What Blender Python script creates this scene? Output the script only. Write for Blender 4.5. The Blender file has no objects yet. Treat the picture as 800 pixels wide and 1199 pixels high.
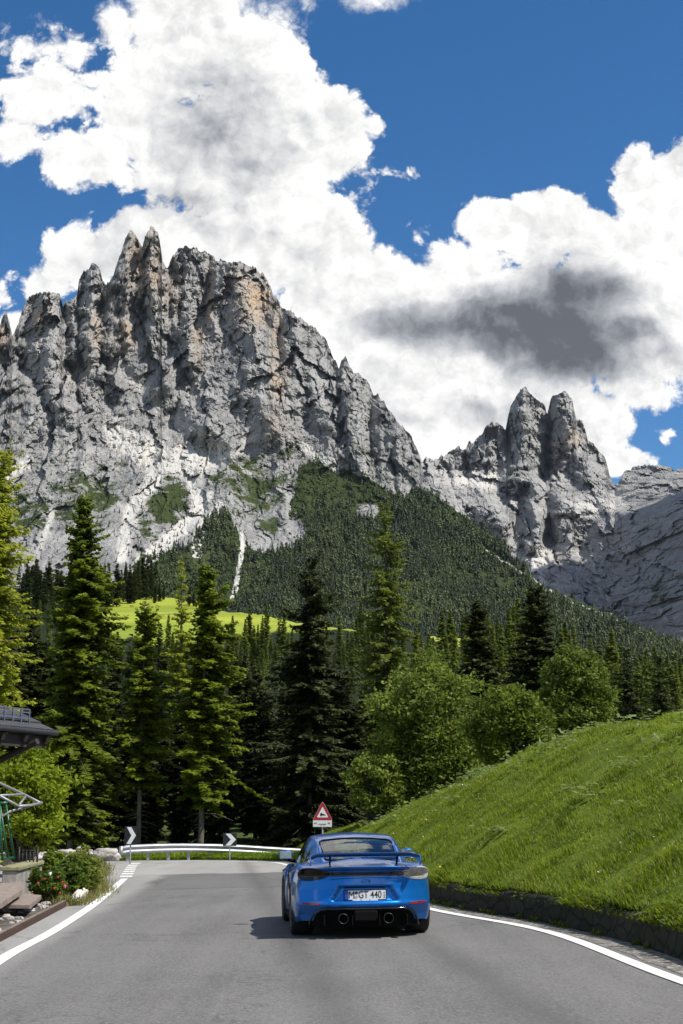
import bpy, bmesh, math, random
import numpy as np
from mathutils import Vector, Matrix, Euler

R = math.radians
rng = np.random.default_rng(7)
random.seed(7)
S = bpy.context.scene
COL = S.collection

# ------------------------------------------------------------------ camera
CAM = np.array((0.0, 0.0, 1.5))
FPX = 1665.0                       # 50 mm on a 36 mm tall frame, in units of 1/1199 of the frame height
PITCH = math.atan((956 - 599.5) / FPX)
cd = bpy.data.cameras.new('camera')
cd.sensor_fit = 'VERTICAL'; cd.sensor_height = 36; cd.sensor_width = 24; cd.lens = 50
cd.clip_start = 0.1; cd.clip_end = 40000
cam = bpy.data.objects.new('camera', cd); COL.objects.link(cam)
cam.location = CAM; cam.rotation_euler = (R(90) + PITCH, 0, 0)
S.camera = cam

# ------------------------------------------------------------------ sun, exposure
SUN_EL, SUN_OFF = R(54), R(24)      # sun stands to the right, slightly behind the viewer
TO_SUN = Vector((math.cos(SUN_EL) * math.cos(SUN_OFF), -math.cos(SUN_EL) * math.sin(SUN_OFF), math.sin(SUN_EL)))
sd = bpy.data.lights.new('sun', 'SUN'); sd.energy = 5.0; sd.angle = R(0.5); sd.color = (1, .955, .88)
so = bpy.data.objects.new('sun', sd); COL.objects.link(so)
so.rotation_euler = TO_SUN.to_track_quat('Z', 'Y').to_euler()
S.view_settings.view_transform = 'Standard'; S.view_settings.look = 'None'
S.view_settings.gamma = 1; S.view_settings.exposure = 0.35
S.view_settings.use_curve_mapping = False
try:
    S.cycles.max_bounces = 8; S.cycles.transparent_max_bounces = 12
    S.cycles.diffuse_bounces = 3; S.cycles.volume_bounces = 0
    S.cycles.use_denoising = True
except Exception: pass

def direction(u, v):
    """direction of sight through a point of the 800 x 1199 frame, as the three world components"""
    cx = (np.asarray(u, float) - 400) / FPX; cy = (599.5 - np.asarray(v, float)) / FPX
    return cx, math.cos(PITCH) - cy * math.sin(PITCH), math.sin(PITCH) + cy * math.cos(PITCH)
def at(u, v, Y):
    """world point standing at depth Y in direction (u, v)"""
    x, y, z = direction(u, v); k = np.asarray(Y, float) / y
    return np.stack(np.broadcast_arrays(x * k, y * k, z * k + CAM[2]), -1)

# ------------------------------------------------------------------ node helpers
class N:
    def __init__(s, tree): s.t = tree; s.n = tree.nodes; s.l = tree.links
    def new(s, ty, **k):
        n = s.n.new(ty)
        for a, b in k.items(): setattr(n, a, b)
        return n
    def put(s, sock, v):
        if hasattr(v, 'is_output') or hasattr(v, 'links'): s.l.new(v, sock)
        elif v is not None:
            if hasattr(sock, 'default_value') and hasattr(sock.default_value, '__len__') and not hasattr(v, '__len__'): v = (v,) * len(sock.default_value)
            if hasattr(sock.default_value, '__len__') and len(sock.default_value) == 4 and len(v) == 3: v = (*v, 1)
            sock.default_value = v
    def math(s, op, a, b=None, c=None, clamp=False):
        n = s.new('ShaderNodeMath', operation=op, use_clamp=clamp)
        for i, x in enumerate((a, b, c)):
            if x is not None: s.put(n.inputs[i], x)
        return n.outputs[0]
    def vmath(s, op, a, b=None, out=0):
        n = s.new('ShaderNodeVectorMath', operation=op)
        s.put(n.inputs[0], a)
        if b is not None: s.put(n.inputs['Scale'] if op == 'SCALE' else n.inputs[1], b)
        return n.outputs[out]
    def noise(s, vec, scale, detail=4, rough=.55, dist=0, out=0, **k):
        n = s.new('ShaderNodeTexNoise', **k)
        if vec is not None: s.l.new(vec, n.inputs['Vector'])
        n.inputs['Scale'].default_value = scale; n.inputs['Detail'].default_value = detail
        n.inputs['Roughness'].default_value = rough; n.inputs['Distortion'].default_value = dist
        return n.outputs[out]
    def voronoi(s, vec, scale, feature='F1', detail=0, out='Distance', rough=.5, rnd=1):
        n = s.new('ShaderNodeTexVoronoi', feature=feature)
        if vec is not None: s.l.new(vec, n.inputs['Vector'])
        n.inputs['Scale'].default_value = scale; n.inputs['Detail'].default_value = detail; n.inputs['Roughness'].default_value = rough
        n.inputs['Randomness'].default_value = rnd
        return n.outputs[out]
    def map(s, x, a, b, c=0, d=1, smooth=False):
        n = s.new('ShaderNodeMapRange', interpolation_type='SMOOTHSTEP' if smooth else 'LINEAR'); n.clamp = True
        for i, q in enumerate((x, a, b, c, d)): s.put(n.inputs[i], q)
        return n.outputs[0]
    def mix(s, f, a, b, blend='MIX'):
        n = s.new('ShaderNodeMix', data_type='RGBA', blend_type=blend)
        s.put(n.inputs[0], f); s.put(n.inputs[6], a); s.put(n.inputs[7], b)
        return n.outputs[2]
    def mapping(s, vec, scale=(1, 1, 1), rot=(0, 0, 0), loc=(0, 0, 0)):
        n = s.new('ShaderNodeMapping'); s.l.new(vec, n.inputs[0])
        n.inputs['Location'].default_value = loc; n.inputs['Rotation'].default_value = rot; n.inputs['Scale'].default_value = scale
        return n.outputs[0]
    def attr(s, name, out='Fac'): return s.new('ShaderNodeAttribute', attribute_name=name).outputs[out]
    def pos(s, which='Object'): return s.new('ShaderNodeTexCoord').outputs[which]
    def bump(s, h, strength=.5, dist=.02):
        n = s.new('ShaderNodeBump'); s.l.new(h, n.inputs['Height']); n.inputs['Strength'].default_value = strength; n.inputs['Distance'].default_value = dist
        return n.outputs[0]

def material(name, fn):
    m = bpy.data.materials.new(name); m.use_nodes = True; m.node_tree.nodes.clear()
    g = N(m.node_tree); out = g.new('ShaderNodeOutputMaterial')
    g.l.new(fn(g), out.inputs[0]); return m
def bsdf(g, color, rough=.6, metal=0, normal=None, spec=.5, coat=0, coat_rough=.03):
    p = g.new('ShaderNodeBsdfPrincipled')
    g.put(p.inputs['Base Color'], color); g.put(p.inputs['Roughness'], rough); g.put(p.inputs['Metallic'], metal)
    g.put(p.inputs['Specular IOR Level'], spec)
    p.inputs['Coat Weight'].default_value = coat; p.inputs['Coat Roughness'].default_value = coat_rough
    if normal is not None: g.l.new(normal, p.inputs['Normal'])
    return p.outputs[0]
def plain(name, color, rough=.6, metal=0, vary=.25, scale=6, spec=.5, coat=0, bump=0):
    """one colour with uneven tone and gloss"""
    def fn(g):
        o = g.pos(); n = g.noise(o, scale, 5, .6)
        c = g.mix(g.map(n, .3, .7), tuple(x * (1 - vary) for x in color), tuple(min(1, x * (1 + vary)) for x in color))
        return bsdf(g, c, g.map(n, .3, .7, max(.02, rough - .08), min(1, rough + .1)), metal, g.bump(n, bump, .02) if bump else None, spec, coat)
    return material(name, fn)

# ------------------------------------------------------------------ sky: clear blue with big cumulus clouds
W = bpy.data.worlds.new('World'); S.world = W; W.use_nodes = True; W.node_tree.nodes.clear()
g = N(W.node_tree)
SKY_STRENGTH = 0.09
sky = g.new('ShaderNodeTexSky', sky_type='NISHITA'); sky.sun_disc = False
sky.sun_elevation = SUN_EL; sky.sun_rotation = math.atan2(TO_SUN.x, TO_SUN.y)
sky.altitude = 1500; sky.air_density = 1; sky.dust_density = .3; sky.ozone_density = 2.5
dirv = g.pos('Generated')
sep = g.new('ShaderNodeSeparateXYZ'); g.l.new(dirv, sep.inputs[0])
yy = g.math('MAXIMUM', sep.outputs[1], .05)
gx = g.math('DIVIDE', sep.outputs[0], yy); gz = g.math('DIVIDE', sep.outputs[2], yy)
comb = g.new('ShaderNodeCombineXYZ'); g.l.new(gx, comb.inputs[0]); g.l.new(gz, comb.inputs[1]); P2 = comb.outputs[0]
def gno(u, v):
    x, y, z = direction(u, v); return float(x / y), float(z / y)
def blob_field(blobs, P, k=.12):
    f = None
    for u, v, ru, rv, s in blobs:
        cx, cz = gno(u, v); x1, _ = gno(u + ru, v); _, z1 = gno(u, v - rv)
        d = g.vmath('SUBTRACT', P, (cx, cz, 0)); d = g.vmath('MULTIPLY', d, (1 / (x1 - cx), 1 / (z1 - cz), 0))
        b = g.math('MULTIPLY_ADD', g.vmath('LENGTH', d, out=1), -s, s)
        f = b if f is None else g.math('SMOOTH_MAX', f, b, k)
    return f
CLOUD = [(225, 50, 105, 100, 1), (300, 90, 95, 100, 1), (375, 165, 75, 95, 1), (250, 180, 150, 100, 1), (170, 120, 75, 110, 1), (345, 260, 110, 110, 1),
         (50, 110, 100, 60, .62), (15, 165, 75, 40, .55), (95, 185, 90, 55, .7), (55, 60, 90, 40, .45), (140, 40, 40, 40, .6),
         (190, 280, 120, 60, 1), (110, 300, 85, 55, .9), (55, 330, 60, 38, .6), (20, 385, 50, 30, .6), (0, 350, 40, 22, .4),
         (400, 330, 110, 90, 1), (630, 292, 50, 40, 1), (712, 325, 60, 50, 1), (340, 200, 70, 70, 1), (300, 300, 90, 70, 1), (400, 400, 90, 90, 1), (480, 400, 150, 130, 1), (545, 350, 90, 90, 1), (575, 262, 60, 42, 1), (640, 250, 70, 42, 1), (690, 275, 60, 45, 1),
         (760, 225, 65, 65, 1), (800, 210, 60, 55, 1), (780, 290, 90, 100, 1), (620, 400, 180, 140, 1), (790, 400, 110, 80, 1), (745, 440, 65, 60, 1), (700, 500, 70, 70, 1),
         (735, 540, 55, 30, .9), (400, 470, 160, 120, 1), (560, 500, 150, 90, 1), (432, 210, 34, 16, .3), (464, 206, 36, 13, .22), (440, 150, 22, 22, .5),
         (490, 272, 40, 30, .28), (776, 512, 26, 24, .22), (440, 2, 36, 14, .2), (5, 420, 60, 40, .8)]
GREY = [(250, 155, 125, 110, .95), (225, 95, 85, 60, .7), (290, 195, 90, 60, .8), (200, 235, 130, 45, .75), (150, 250, 60, 26, .4), (250, 270, 60, 30, .4),
        (610, 378, 190, 58, 2.0), (680, 345, 105, 56, 1.8), (670, 415, 115, 58, 1.8), (505, 385, 120, 38, 1.5), (730, 395, 80, 48, 1.3), (560, 480, 120, 34, .7), (770, 415, 50, 30, .7), (480, 500, 60, 30, .6), (390, 330, 60, 60, .25), (700, 462, 60, 28, .6)]
F = g.math('MULTIPLY_ADD', blob_field(CLOUD, P2), 2.3, .06)
warp = g.vmath('SCALE', g.vmath('SUBTRACT', g.noise(P2, 20, 6, .6, out=1), (.5, .5, .5)), .03)
PW = g.vmath('ADD', P2, warp)
def puffs(P):
    n1 = g.noise(P, 12, 9, .56)
    v1 = g.math('SUBTRACT', .5, g.voronoi(P, 34, detail=4, rough=.6))
    return g.math('ADD', g.math('MULTIPLY', g.math('SUBTRACT', n1, .5), 1.75), g.math('MULTIPLY', v1, .7))
n0 = puffs(PW)
sh = 0.010
n1 = puffs(g.vmath('ADD', PW, (sh * .75, sh * .8, 0)))
view = g.map(g.math('MAXIMUM', g.math('ABSOLUTE', gx), g.math('SUBTRACT', gz, .25)), .30, .42, smooth=True)
behind = g.map(sep.outputs[1], 0, .3, 1, 0)
outside = g.math('MAXIMUM', view, behind)
big = g.noise(dirv, 2.6, 8, .6)
F_out = g.math('MULTIPLY_ADD', big, 5.0, -2.55)
H_in = g.math('ADD', F, n0)
mixf = g.new('ShaderNodeMix', data_type='FLOAT'); g.put(mixf.inputs[0], outside); g.put(mixf.inputs[2], H_in); g.put(mixf.inputs[3], F_out)
H = mixf.outputs[0]
dens = g.map(H, .0, .34, smooth=True)
grey = g.math('MAXIMUM', blob_field(GREY, g.vmath('ADD', P2, g.vmath('SCALE', warp, 1.0)), .25), 0)
grey = g.math('ADD', grey, g.math('MULTIPLY', g.math('SUBTRACT', g.noise(PW, 22, 7, .6), .5), .6))
grey = g.math('ADD', g.map(grey, .0, 1.45, smooth=True), g.math('MULTIPLY', g.map(F, .5, 1.5), g.map(g.noise(P2, 9, 5, .6), .45, .7, 0, .35)))
relief = g.math('SUBTRACT', n1, n0)
lit = g.math('MULTIPLY_ADD', relief, -.25, 1.0)
lit = g.math('SUBTRACT', lit, g.math('MULTIPLY', grey, .60))  # self-shadow of the clouds, put into their colour as grey
lit = g.math('MINIMUM', g.math('MAXIMUM', lit, .30), 1.12)
ccol = g.mix(g.map(lit, .3, .9), (.85, .92, 1.06), (1.0, .995, .985))
CLOUD_WHITE = .83
cl = g.vmath('SCALE', ccol, g.math('MULTIPLY', g.math('MULTIPLY', lit, g.math('POWER', lit, .55)), CLOUD_WHITE / SKY_STRENGTH))
skyc = g.new('ShaderNodeHueSaturation'); skyc.inputs['Saturation'].default_value = 1.3; skyc.inputs['Value'].default_value = 1.16; g.l.new(sky.outputs[0], skyc.inputs['Color'])
final = g.mix(dens, skyc.outputs[0], cl)
bg = g.new('ShaderNodeBackground'); g.l.new(final, bg.inputs[0]); bg.inputs[1].default_value = SKY_STRENGTH
wo = g.new('ShaderNodeOutputWorld'); g.l.new(bg.outputs[0], wo.inputs[0])
try:
    W.cycles.sampling_method = 'MANUAL'; W.cycles.sample_map_resolution = 512
except Exception: pass

# ------------------------------------------------------------------ mesh helpers
def link(o): COL.objects.link(o); return o
def mesh_data(name, V, quads=None, tris=None, attrs=None, mats=(), smooth=True, fmat=None):
    V = np.asarray(V, np.float32).reshape(-1, 3)
    q = np.asarray(quads if quads is not None else [], np.int32).reshape(-1, 4)
    t = np.asarray(tris if tris is not None else [], np.int32).reshape(-1, 3)
    me = bpy.data.meshes.new(name)
    me.vertices.add(len(V)); me.vertices.foreach_set('co', V.ravel())
    nl = q.size + t.size; me.loops.add(nl)
    me.loops.foreach_set('vertex_index', np.concatenate([q.ravel(), t.ravel()]))
    nf = len(q) + len(t); me.polygons.add(nf)
    st = np.concatenate([np.arange(len(q)) * 4, q.size + np.arange(len(t)) * 3]).astype(np.int32)
    me.polygons.foreach_set('loop_start', st)
    me.polygons.foreach_set('use_smooth', np.full(nf, smooth, bool))
    for k, a in (attrs or {}).items():
        me.attributes.new(k, 'FLOAT', 'POINT').data.foreach_set('value', np.asarray(a, np.float32).ravel())
    for m in mats: me.materials.append(m)
    if fmat is not None: me.polygons.foreach_set('material_index', np.asarray(fmat, np.int32))
    me.update(calc_edges=True); me.validate(); return me
def obj(name, me, parent=None, **props):
    o = bpy.data.objects.new(name, me); link(o)
    if parent is not None: o.parent = parent
    for k, v in props.items(): o[k] = v
    return o
def thing(name, label, cat, loc=(0, 0, 0), rz=0, group=None):
    o = bpy.data.objects.new(name, None); link(o); o.location = loc; o.rotation_euler = (0, 0, rz); o.empty_display_size = .3
    o['label'] = label; o['category'] = cat
    if group: o['group'] = group
    return o
def duplicate(root, loc, rz=0, scale=None, label=None, group=None):
    c = root.copy(); link(c); c.location = loc; c.rotation_euler = (0, 0, rz)
    if scale is not None: c.scale = scale if hasattr(scale, '__len__') else (scale,) * 3
    if label: c['label'] = label
    if group: c['group'] = group
    def kids(a, b):
        for ch in list(a.children):
            d = ch.copy(); link(d); d.parent = b; kids(ch, d)
    kids(root, c); return c
def grid_faces(nr, nc, wrap=False):
    i = np.arange(nr - 1)[:, None]; j = np.arange(nc if wrap else nc - 1)[None, :]; k = (j + 1) % nc
    a = i * nc + j; b = i * nc + k; c = (i + 1) * nc + k; d = (i + 1) * nc + j
    return np.stack([a, b, c, d], -1).reshape(-1, 4)
class MB:
    """collects boxes, tubes and sheets into one mesh"""
    def __init__(s): s.V = []; s.Q = []; s.T = []; s.n = 0
    def add(s, V, Q=None, T=None):
        V = np.asarray(V, float).reshape(-1, 3); s.V.append(V)
        if Q is not None and len(Q): s.Q.append(np.asarray(Q, int).reshape(-1, 4) + s.n)
        if T is not None and len(T): s.T.append(np.asarray(T, int).reshape(-1, 3) + s.n)
        s.n += len(V); return s
    def box(s, c, d, rot=None):
        h = np.array(d) / 2; v = np.array([(x, y, z) for z in (-1, 1) for y in (-1, 1) for x in (-1, 1)]) * h
        if rot is not None: v = v @ np.array(Euler(rot).to_matrix()).T
        return s.add(v + np.array(c), [(0, 2, 3, 1), (4, 5, 7, 6), (0, 1, 5, 4), (2, 6, 7, 3), (0, 4, 6, 2), (1, 3, 7, 5)])
    def tube(s, pts, r, n=8, cap=True):
        pts = np.asarray(pts, float); r = np.broadcast_to(np.asarray(r, float), (len(pts),))
        tan = np.gradient(pts, axis=0); tan /= np.linalg.norm(tan, axis=1)[:, None] + 1e-9
        up = np.array((0, 0, 1.)) if abs(tan[0, 2]) < .9 else np.array((1., 0, 0))
        V = []
        for p, t, q in zip(pts, tan, r):
            a = np.cross(t, up); a /= np.linalg.norm(a) + 1e-9; b = np.cross(a, t)
            ang = np.arange(n) * 2 * math.pi / n
            V.append(p + q * (np.cos(ang)[:, None] * a + np.sin(ang)[:, None] * b))
        base = len(pts); Q = grid_faces(base, n, True); T = []
        V = np.concatenate(V)
        if cap:
            V = np.concatenate([V, pts[:1], pts[-1:]])
            for j in range(n):
                T.append((base * n, (j + 1) % n, j)); T.append((base * n + 1, (base - 1) * n + j, (base - 1) * n + (j + 1) % n))
        return s.add(V, Q, T)
    def prism(s, poly, y0, y1, axis=1):
        """polygon in two axes pushed through the third"""
        n = len(poly); V = []
        for y in (y0, y1):
            for a, b in poly:
                p = [a, b]; p.insert(axis, y); V.append(p)
        V = np.array(V); c0 = V[:n].mean(0); c1 = V[n:].mean(0); V = np.concatenate([V, [c0, c1]])
        Q = [(i, (i + 1) % n, n + (i + 1) % n, n + i) for i in range(n)]
        T = [(2 * n, (i + 1) % n, i) for i in range(n)] + [(2 * n + 1, n + i, n + (i + 1) % n) for i in range(n)]
        return s.add(V, Q, T)
    def data(s, name, mat=None, smooth=False, attrs=None):
        me = mesh_data(name, np.concatenate(s.V), np.concatenate(s.Q) if s.Q else None, np.concatenate(s.T) if s.T else None, attrs, [mat] if mat else [], smooth)
        bm = bmesh.new(); bm.from_mesh(me); bmesh.ops.recalc_face_normals(bm, faces=bm.faces); bm.to_mesh(me); bm.free()
        return me
    def build(s, name, mat, parent=None, smooth=False, bevel=0, **props):
        o = obj(name, s.data(name, mat, smooth), parent, **props)
        if bevel:
            b = o.modifiers.new('bevel', 'BEVEL'); b.width = bevel; b.segments = 2; b.limit_method = 'ANGLE'
        return o

# ------------------------------------------------------------------ numpy noise
_perm = np.random.default_rng(3).permutation(256); _perm = np.concatenate([_perm, _perm, _perm])
_grad = np.array([(1,1,0),(-1,1,0),(1,-1,0),(-1,-1,0),(1,0,1),(-1,0,1),(1,0,-1),(-1,0,-1),(0,1,1),(0,-1,1),(0,1,-1),(0,-1,-1),(1,1,0),(-1,1,0),(0,-1,1),(0,-1,-1)], float)
def perlin(x, y, z=0.):
    x, y, z = np.broadcast_arrays(np.asarray(x, float), np.asarray(y, float), np.asarray(z, float))
    xi, yi, zi = [np.floor(a).astype(int) for a in (x, y, z)]; xf, yf, zf = x - xi, y - yi, z - zi
    xi &= 255; yi &= 255; zi &= 255
    fade = lambda t: t * t * t * (t * (t * 6 - 15) + 10)
    u, v, w = fade(xf), fade(yf), fade(zf)
    def gr(dx, dy, dz):
        h = _perm[_perm[_perm[(xi + dx) & 255] + ((yi + dy) & 255)] + ((zi + dz) & 255)] & 15
        gg = _grad[h]; return gg[..., 0] * (xf - dx) + gg[..., 1] * (yf - dy) + gg[..., 2] * (zf - dz)
    L = lambda a, b, t: a + t * (b - a)
    return L(L(L(gr(0,0,0), gr(1,0,0), u), L(gr(0,1,0), gr(1,1,0), u), v), L(L(gr(0,0,1), gr(1,0,1), u), L(gr(0,1,1), gr(1,1,1), u), v), w)
def fbm(x, y, z=0., oct=5, gain=.5, lac=2.03):
    s = 0; a = 1
    for o in range(oct): s = s + a * perlin(x + 17.3 * o, y + 9.1 * o, z + 3.7 * o); a *= gain; x = x * lac; y = y * lac; z = z * lac
    return s
def ridged(x, y, z=0., oct=5, gain=.5, lac=2.1):
    s = 0; a = 1; w = 1
    for o in range(oct):
        n = 1 - np.abs(perlin(x + 31.3 * o, y + 5.1 * o, z + 7.7 * o)) * 1.6; n = np.clip(n, 0, 1) ** 2
        s = s + a * n * w; w = np.clip(n * 1.4, 0.15, 1); a *= gain; x = x * lac; y = y * lac; z = z * lac
    return s
def sstep(a, b, x): t = np.clip((x - a) / (b - a), 0, 1); return t * t * (3 - 2 * t)
def poly_dist(U, V, pts, ku=1., kv=1.):
    """distance to a polyline and the fraction along it"""
    best = np.full(np.shape(U), 1e9); fr = np.zeros(np.shape(U)); m = len(pts) - 1
    for i in range(m):
        (a, b), (c, d) = pts[i], pts[i + 1]; dx, dy = c - a, d - b
        t = np.clip(((U - a) * dx + (V - b) * dy) / (dx * dx + dy * dy), 0, 1)
        dd = np.hypot((U - a - t * dx) * ku, (V - b - t * dy) * kv); k = dd < best
        best = np.where(k, dd, best); fr = np.where(k, (i + t) / m, fr)
    return best, fr
def blocks(x, z, sx, sz, seed, tilt):
    """fractured rock: every cell of a jittered lattice is a facet with its own offset and tilt"""
    a = x / sx; b = z / sz; ia = np.floor(a).astype(int); ib = np.floor(b).astype(int); best = np.full(a.shape, 1e9); out = np.zeros(a.shape)
    h = lambda i, j, k: _perm[(_perm[(_perm[(i + seed) & 255] + j) & 255] + k) & 255] / 255.
    for di in (-1, 0, 1):
        for dj in (-1, 0, 1):
            i = ia + di; j = ib + dj; da = a - (i + h(i, j, 1)); db = b - (j + h(i, j, 2)); d = da * da + db * db; k = d < best
            val = (h(i, j, 3) - .5) + tilt * ((h(i, j, 4) - .5) * da * 2 + (h(i, j, 5) - .5) * db * 2)
            best = np.where(k, d, best); out = np.where(k, val, out)
    return out
def in_poly(U, V, poly):
    r = np.zeros(np.shape(U), bool); n = len(poly)
    for i in range(n):
        x1, y1 = poly[i]; x2, y2 = poly[(i + 1) % n]
        c = ((y1 > V) != (y2 > V)) & (U < (x2 - x1) * (V - y1) / ((y2 - y1) + 1e-9) + x1); r ^= c
    return r

# ================================================================== MOUNTAINS
def rock_mat(name, dark=(.135, .134, .136), light=(.355, .347, .332)):
    def fn(g):
        o = g.pos()
        streak = g.noise(g.mapping(o, (.012, .012, .0035)), 1, 8, .68, .4)
        grain = g.noise(g.mapping(o, (.09, .09, .055)), 1, 8, .8)
        strata = g.noise(g.mapping(o, (.002, .002, .045), (R(6), R(-8), 0)), 1, 5, .6)
        f = g.math('ADD', g.math('MULTIPLY', streak, .5), g.math('ADD', g.math('MULTIPLY', grain, .55), g.math('MULTIPLY', strata, .25)))
        c = g.mix(g.map(f, .50, .78), dark, light); sp_ = g.noise(g.mapping(o, (.2, .2, .12)), 1, 3, .8); c = g.mix(g.map(sp_, .56, .66, 0, .55), c, tuple(x * .55 for x in dark)); c = g.mix(g.map(sp_, .34, .44, .4, 0), c, tuple(x * 1.25 for x in light))
        warm = g.math('MULTIPLY', g.math('MULTIPLY', g.attr('warm'), .85), g.map(g.noise(g.mapping(o, (.02, .02, .008)), 1, 6, .7), .36, .56), clamp=True)
        c = g.mix(warm, c, (.40, .285, .175))
        sc = g.math('ADD', g.attr('scree'), g.math('MULTIPLY', g.math('SUBTRACT', g.noise(g.mapping(o, (.03,) * 3), 1, 9, .78), .5), 1.2))
        c = g.mix(g.map(sc, .30, .80), c, g.mix(grain, (.40, .385, .355), (.55, .535, .50)))
        vg = g.math('ADD', g.attr('veg'), g.math('MULTIPLY', g.math('SUBTRACT', g.noise(g.mapping(o, (.022,) * 3), 1, 7, .72), .5), 2.0))
        green = g.mix(g.noise(g.mapping(o, (.006,) * 3), 1, 5, .6), (.018, .030, .010), (.060, .078, .022))
        c = g.mix(g.map(vg, .42, .58), c, green)
        h = g.math('ADD', g.noise(g.mapping(o, (.045, .045, .03)), 1, 9, .72), g.math('MULTIPLY', streak, .8))
        return bsdf(g, c, .95, 0, g.bump(h, .6, 10), .1)
    return material(name, fn)

def relief(U0, U1, NU, NV, skyline, vb, Yfun, detail, jitter=2.0, jscale=.12):
    u = np.linspace(U0, U1, NU); sx, sv = zip(*skyline)
    top = np.interp(u, sx, sv); top = top + jitter * (fbm(u * jscale, 0 * u, 4.2, 5, .6) * .7 + 1.4 * blocks(u, 0 * u + .5, 7., 1., 9, .8) + 1.0 * blocks(u, 0 * u + .5, 2.8, 1., 19, .8))
    bot = vb(u, top)
    t = np.linspace(0, 1, NV)[:, None] ** 1.0
    Vv = top[None] + (bot - top)[None] * t; Uu = np.broadcast_to(u, Vv.shape)
    Y = Yfun(Uu, Vv)
    P = at(Uu, Vv, Y)
    Y = Y - detail(Uu, Vv, P, t)
    P = at(Uu, Vv, Y)
    # the far side falls away behind the crest
    back = []
    for dy, dz in ((900, -950), (480, -480), (170, -120), (40, -12)):
        b = P[0].copy(); b[:, 1] += dy * (.8 + .4 * fbm(u * .01, 0 * u, dy, 2)); b[:, 2] = np.maximum(b[:, 2] + dz, 5); back.append(b)
    full = np.concatenate([np.stack(back), P]); m = len(back)
    return Uu, Vv, P, full, m

MAIN_SKY = [(-140,440),(-60,400),(-20,385),(0,381),(4,368),(7,364),(10,372),(14,395),(20,380),(28,360),(36,346),(46,341),(55,343),(62,340),(70,346),(74,360),(78,350),(86,352),(90,346),(93,325),(98,316),(104,316),(107,309),(112,308),(117,314),(120,328),(128,331),(134,320),(138,305),(143,295),(147,281),(150,274),(154,270),(159,273),(163,285),(167,291),(170,276),(174,268),(179,266),(185,272),(188,288),(190,305),(196,313),(199,308),(203,298),(212,289),(220,286),(230,291),(238,295),(248,299),(258,306),(270,307),(283,307),(296,312),(308,322),(316,333),(320,345),(330,360),(345,368),(358,377),(370,385),(380,394),(386,408),(391,420),(397,430),(400,421),(404,416),(408,426),(412,434),(420,438),(432,450),(438,462),(443,459),(447,470),(454,478),(462,486),(470,498),(480,510),(488,523),(492,535),(495,550),(500,572),(520,588),(540,603),(580,630),(600,653),(640,688),(700,713),(760,742),(800,764),(920,812)]
def Ymain(U, V):
    return np.interp(V, [260, 400, 540, 640, 700, 790, 860], [3650, 3300, 2920, 2540, 2290, 1850, 1600])
GULLY = [([(190,303),(199,330),(205,385),(214,450)], 9, 150), ([(391,420),(397,470),(399,515)], 6, 110), ([(120,326),(118,395),(126,470)], 6, 110), ([(75,352),(80,420),(96,480)], 6, 100),
         ([(14,392),(24,430),(58,480)], 7, 110), ([(250,300),(240,335),(227,400)], 5, 90), ([(166,288),(168,330),(163,380)], 4, 80), ([(330,362),(326,420),(335,470)], 5, 60),
         ([(95,322),(92,380),(98,430)], 4, 70), ([(215,450),(200,500),(180,540)], 10, 70), ([(440,462),(432,510),(440,560)], 5, 70), ([(362,380),(352,430),(365,500)], 5, 60), ([(470,498),(455,540),(470,580)], 4, 50),
         ([(150,596),(147,650)], 8, 40), ([(225,559),(237,596),(172,656)], 8, 40)]
RIDGE = [([(176,270),(182,330),(176,395)], 9, 110), ([(112,310),(107,380),(112,440)], 9, 110), ([(50,342),(55,400),(60,440)], 14, 120), ([(225,290),(222,350),(215,380)], 12, 100),
         ([(280,310),(285,370),(300,440),(318,480)], 26, 170), ([(152,272),(146,340),(150,400)], 8, 80), ([(345,370),(350,430)], 12, 60), ([(404,418),(412,480),(425,540)], 12, 80), ([(455,480),(470,540)], 12, 70), ([(262,440),(240,500)], 14, 60), ([(10,368),(18,420)], 5, 60)]
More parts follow.
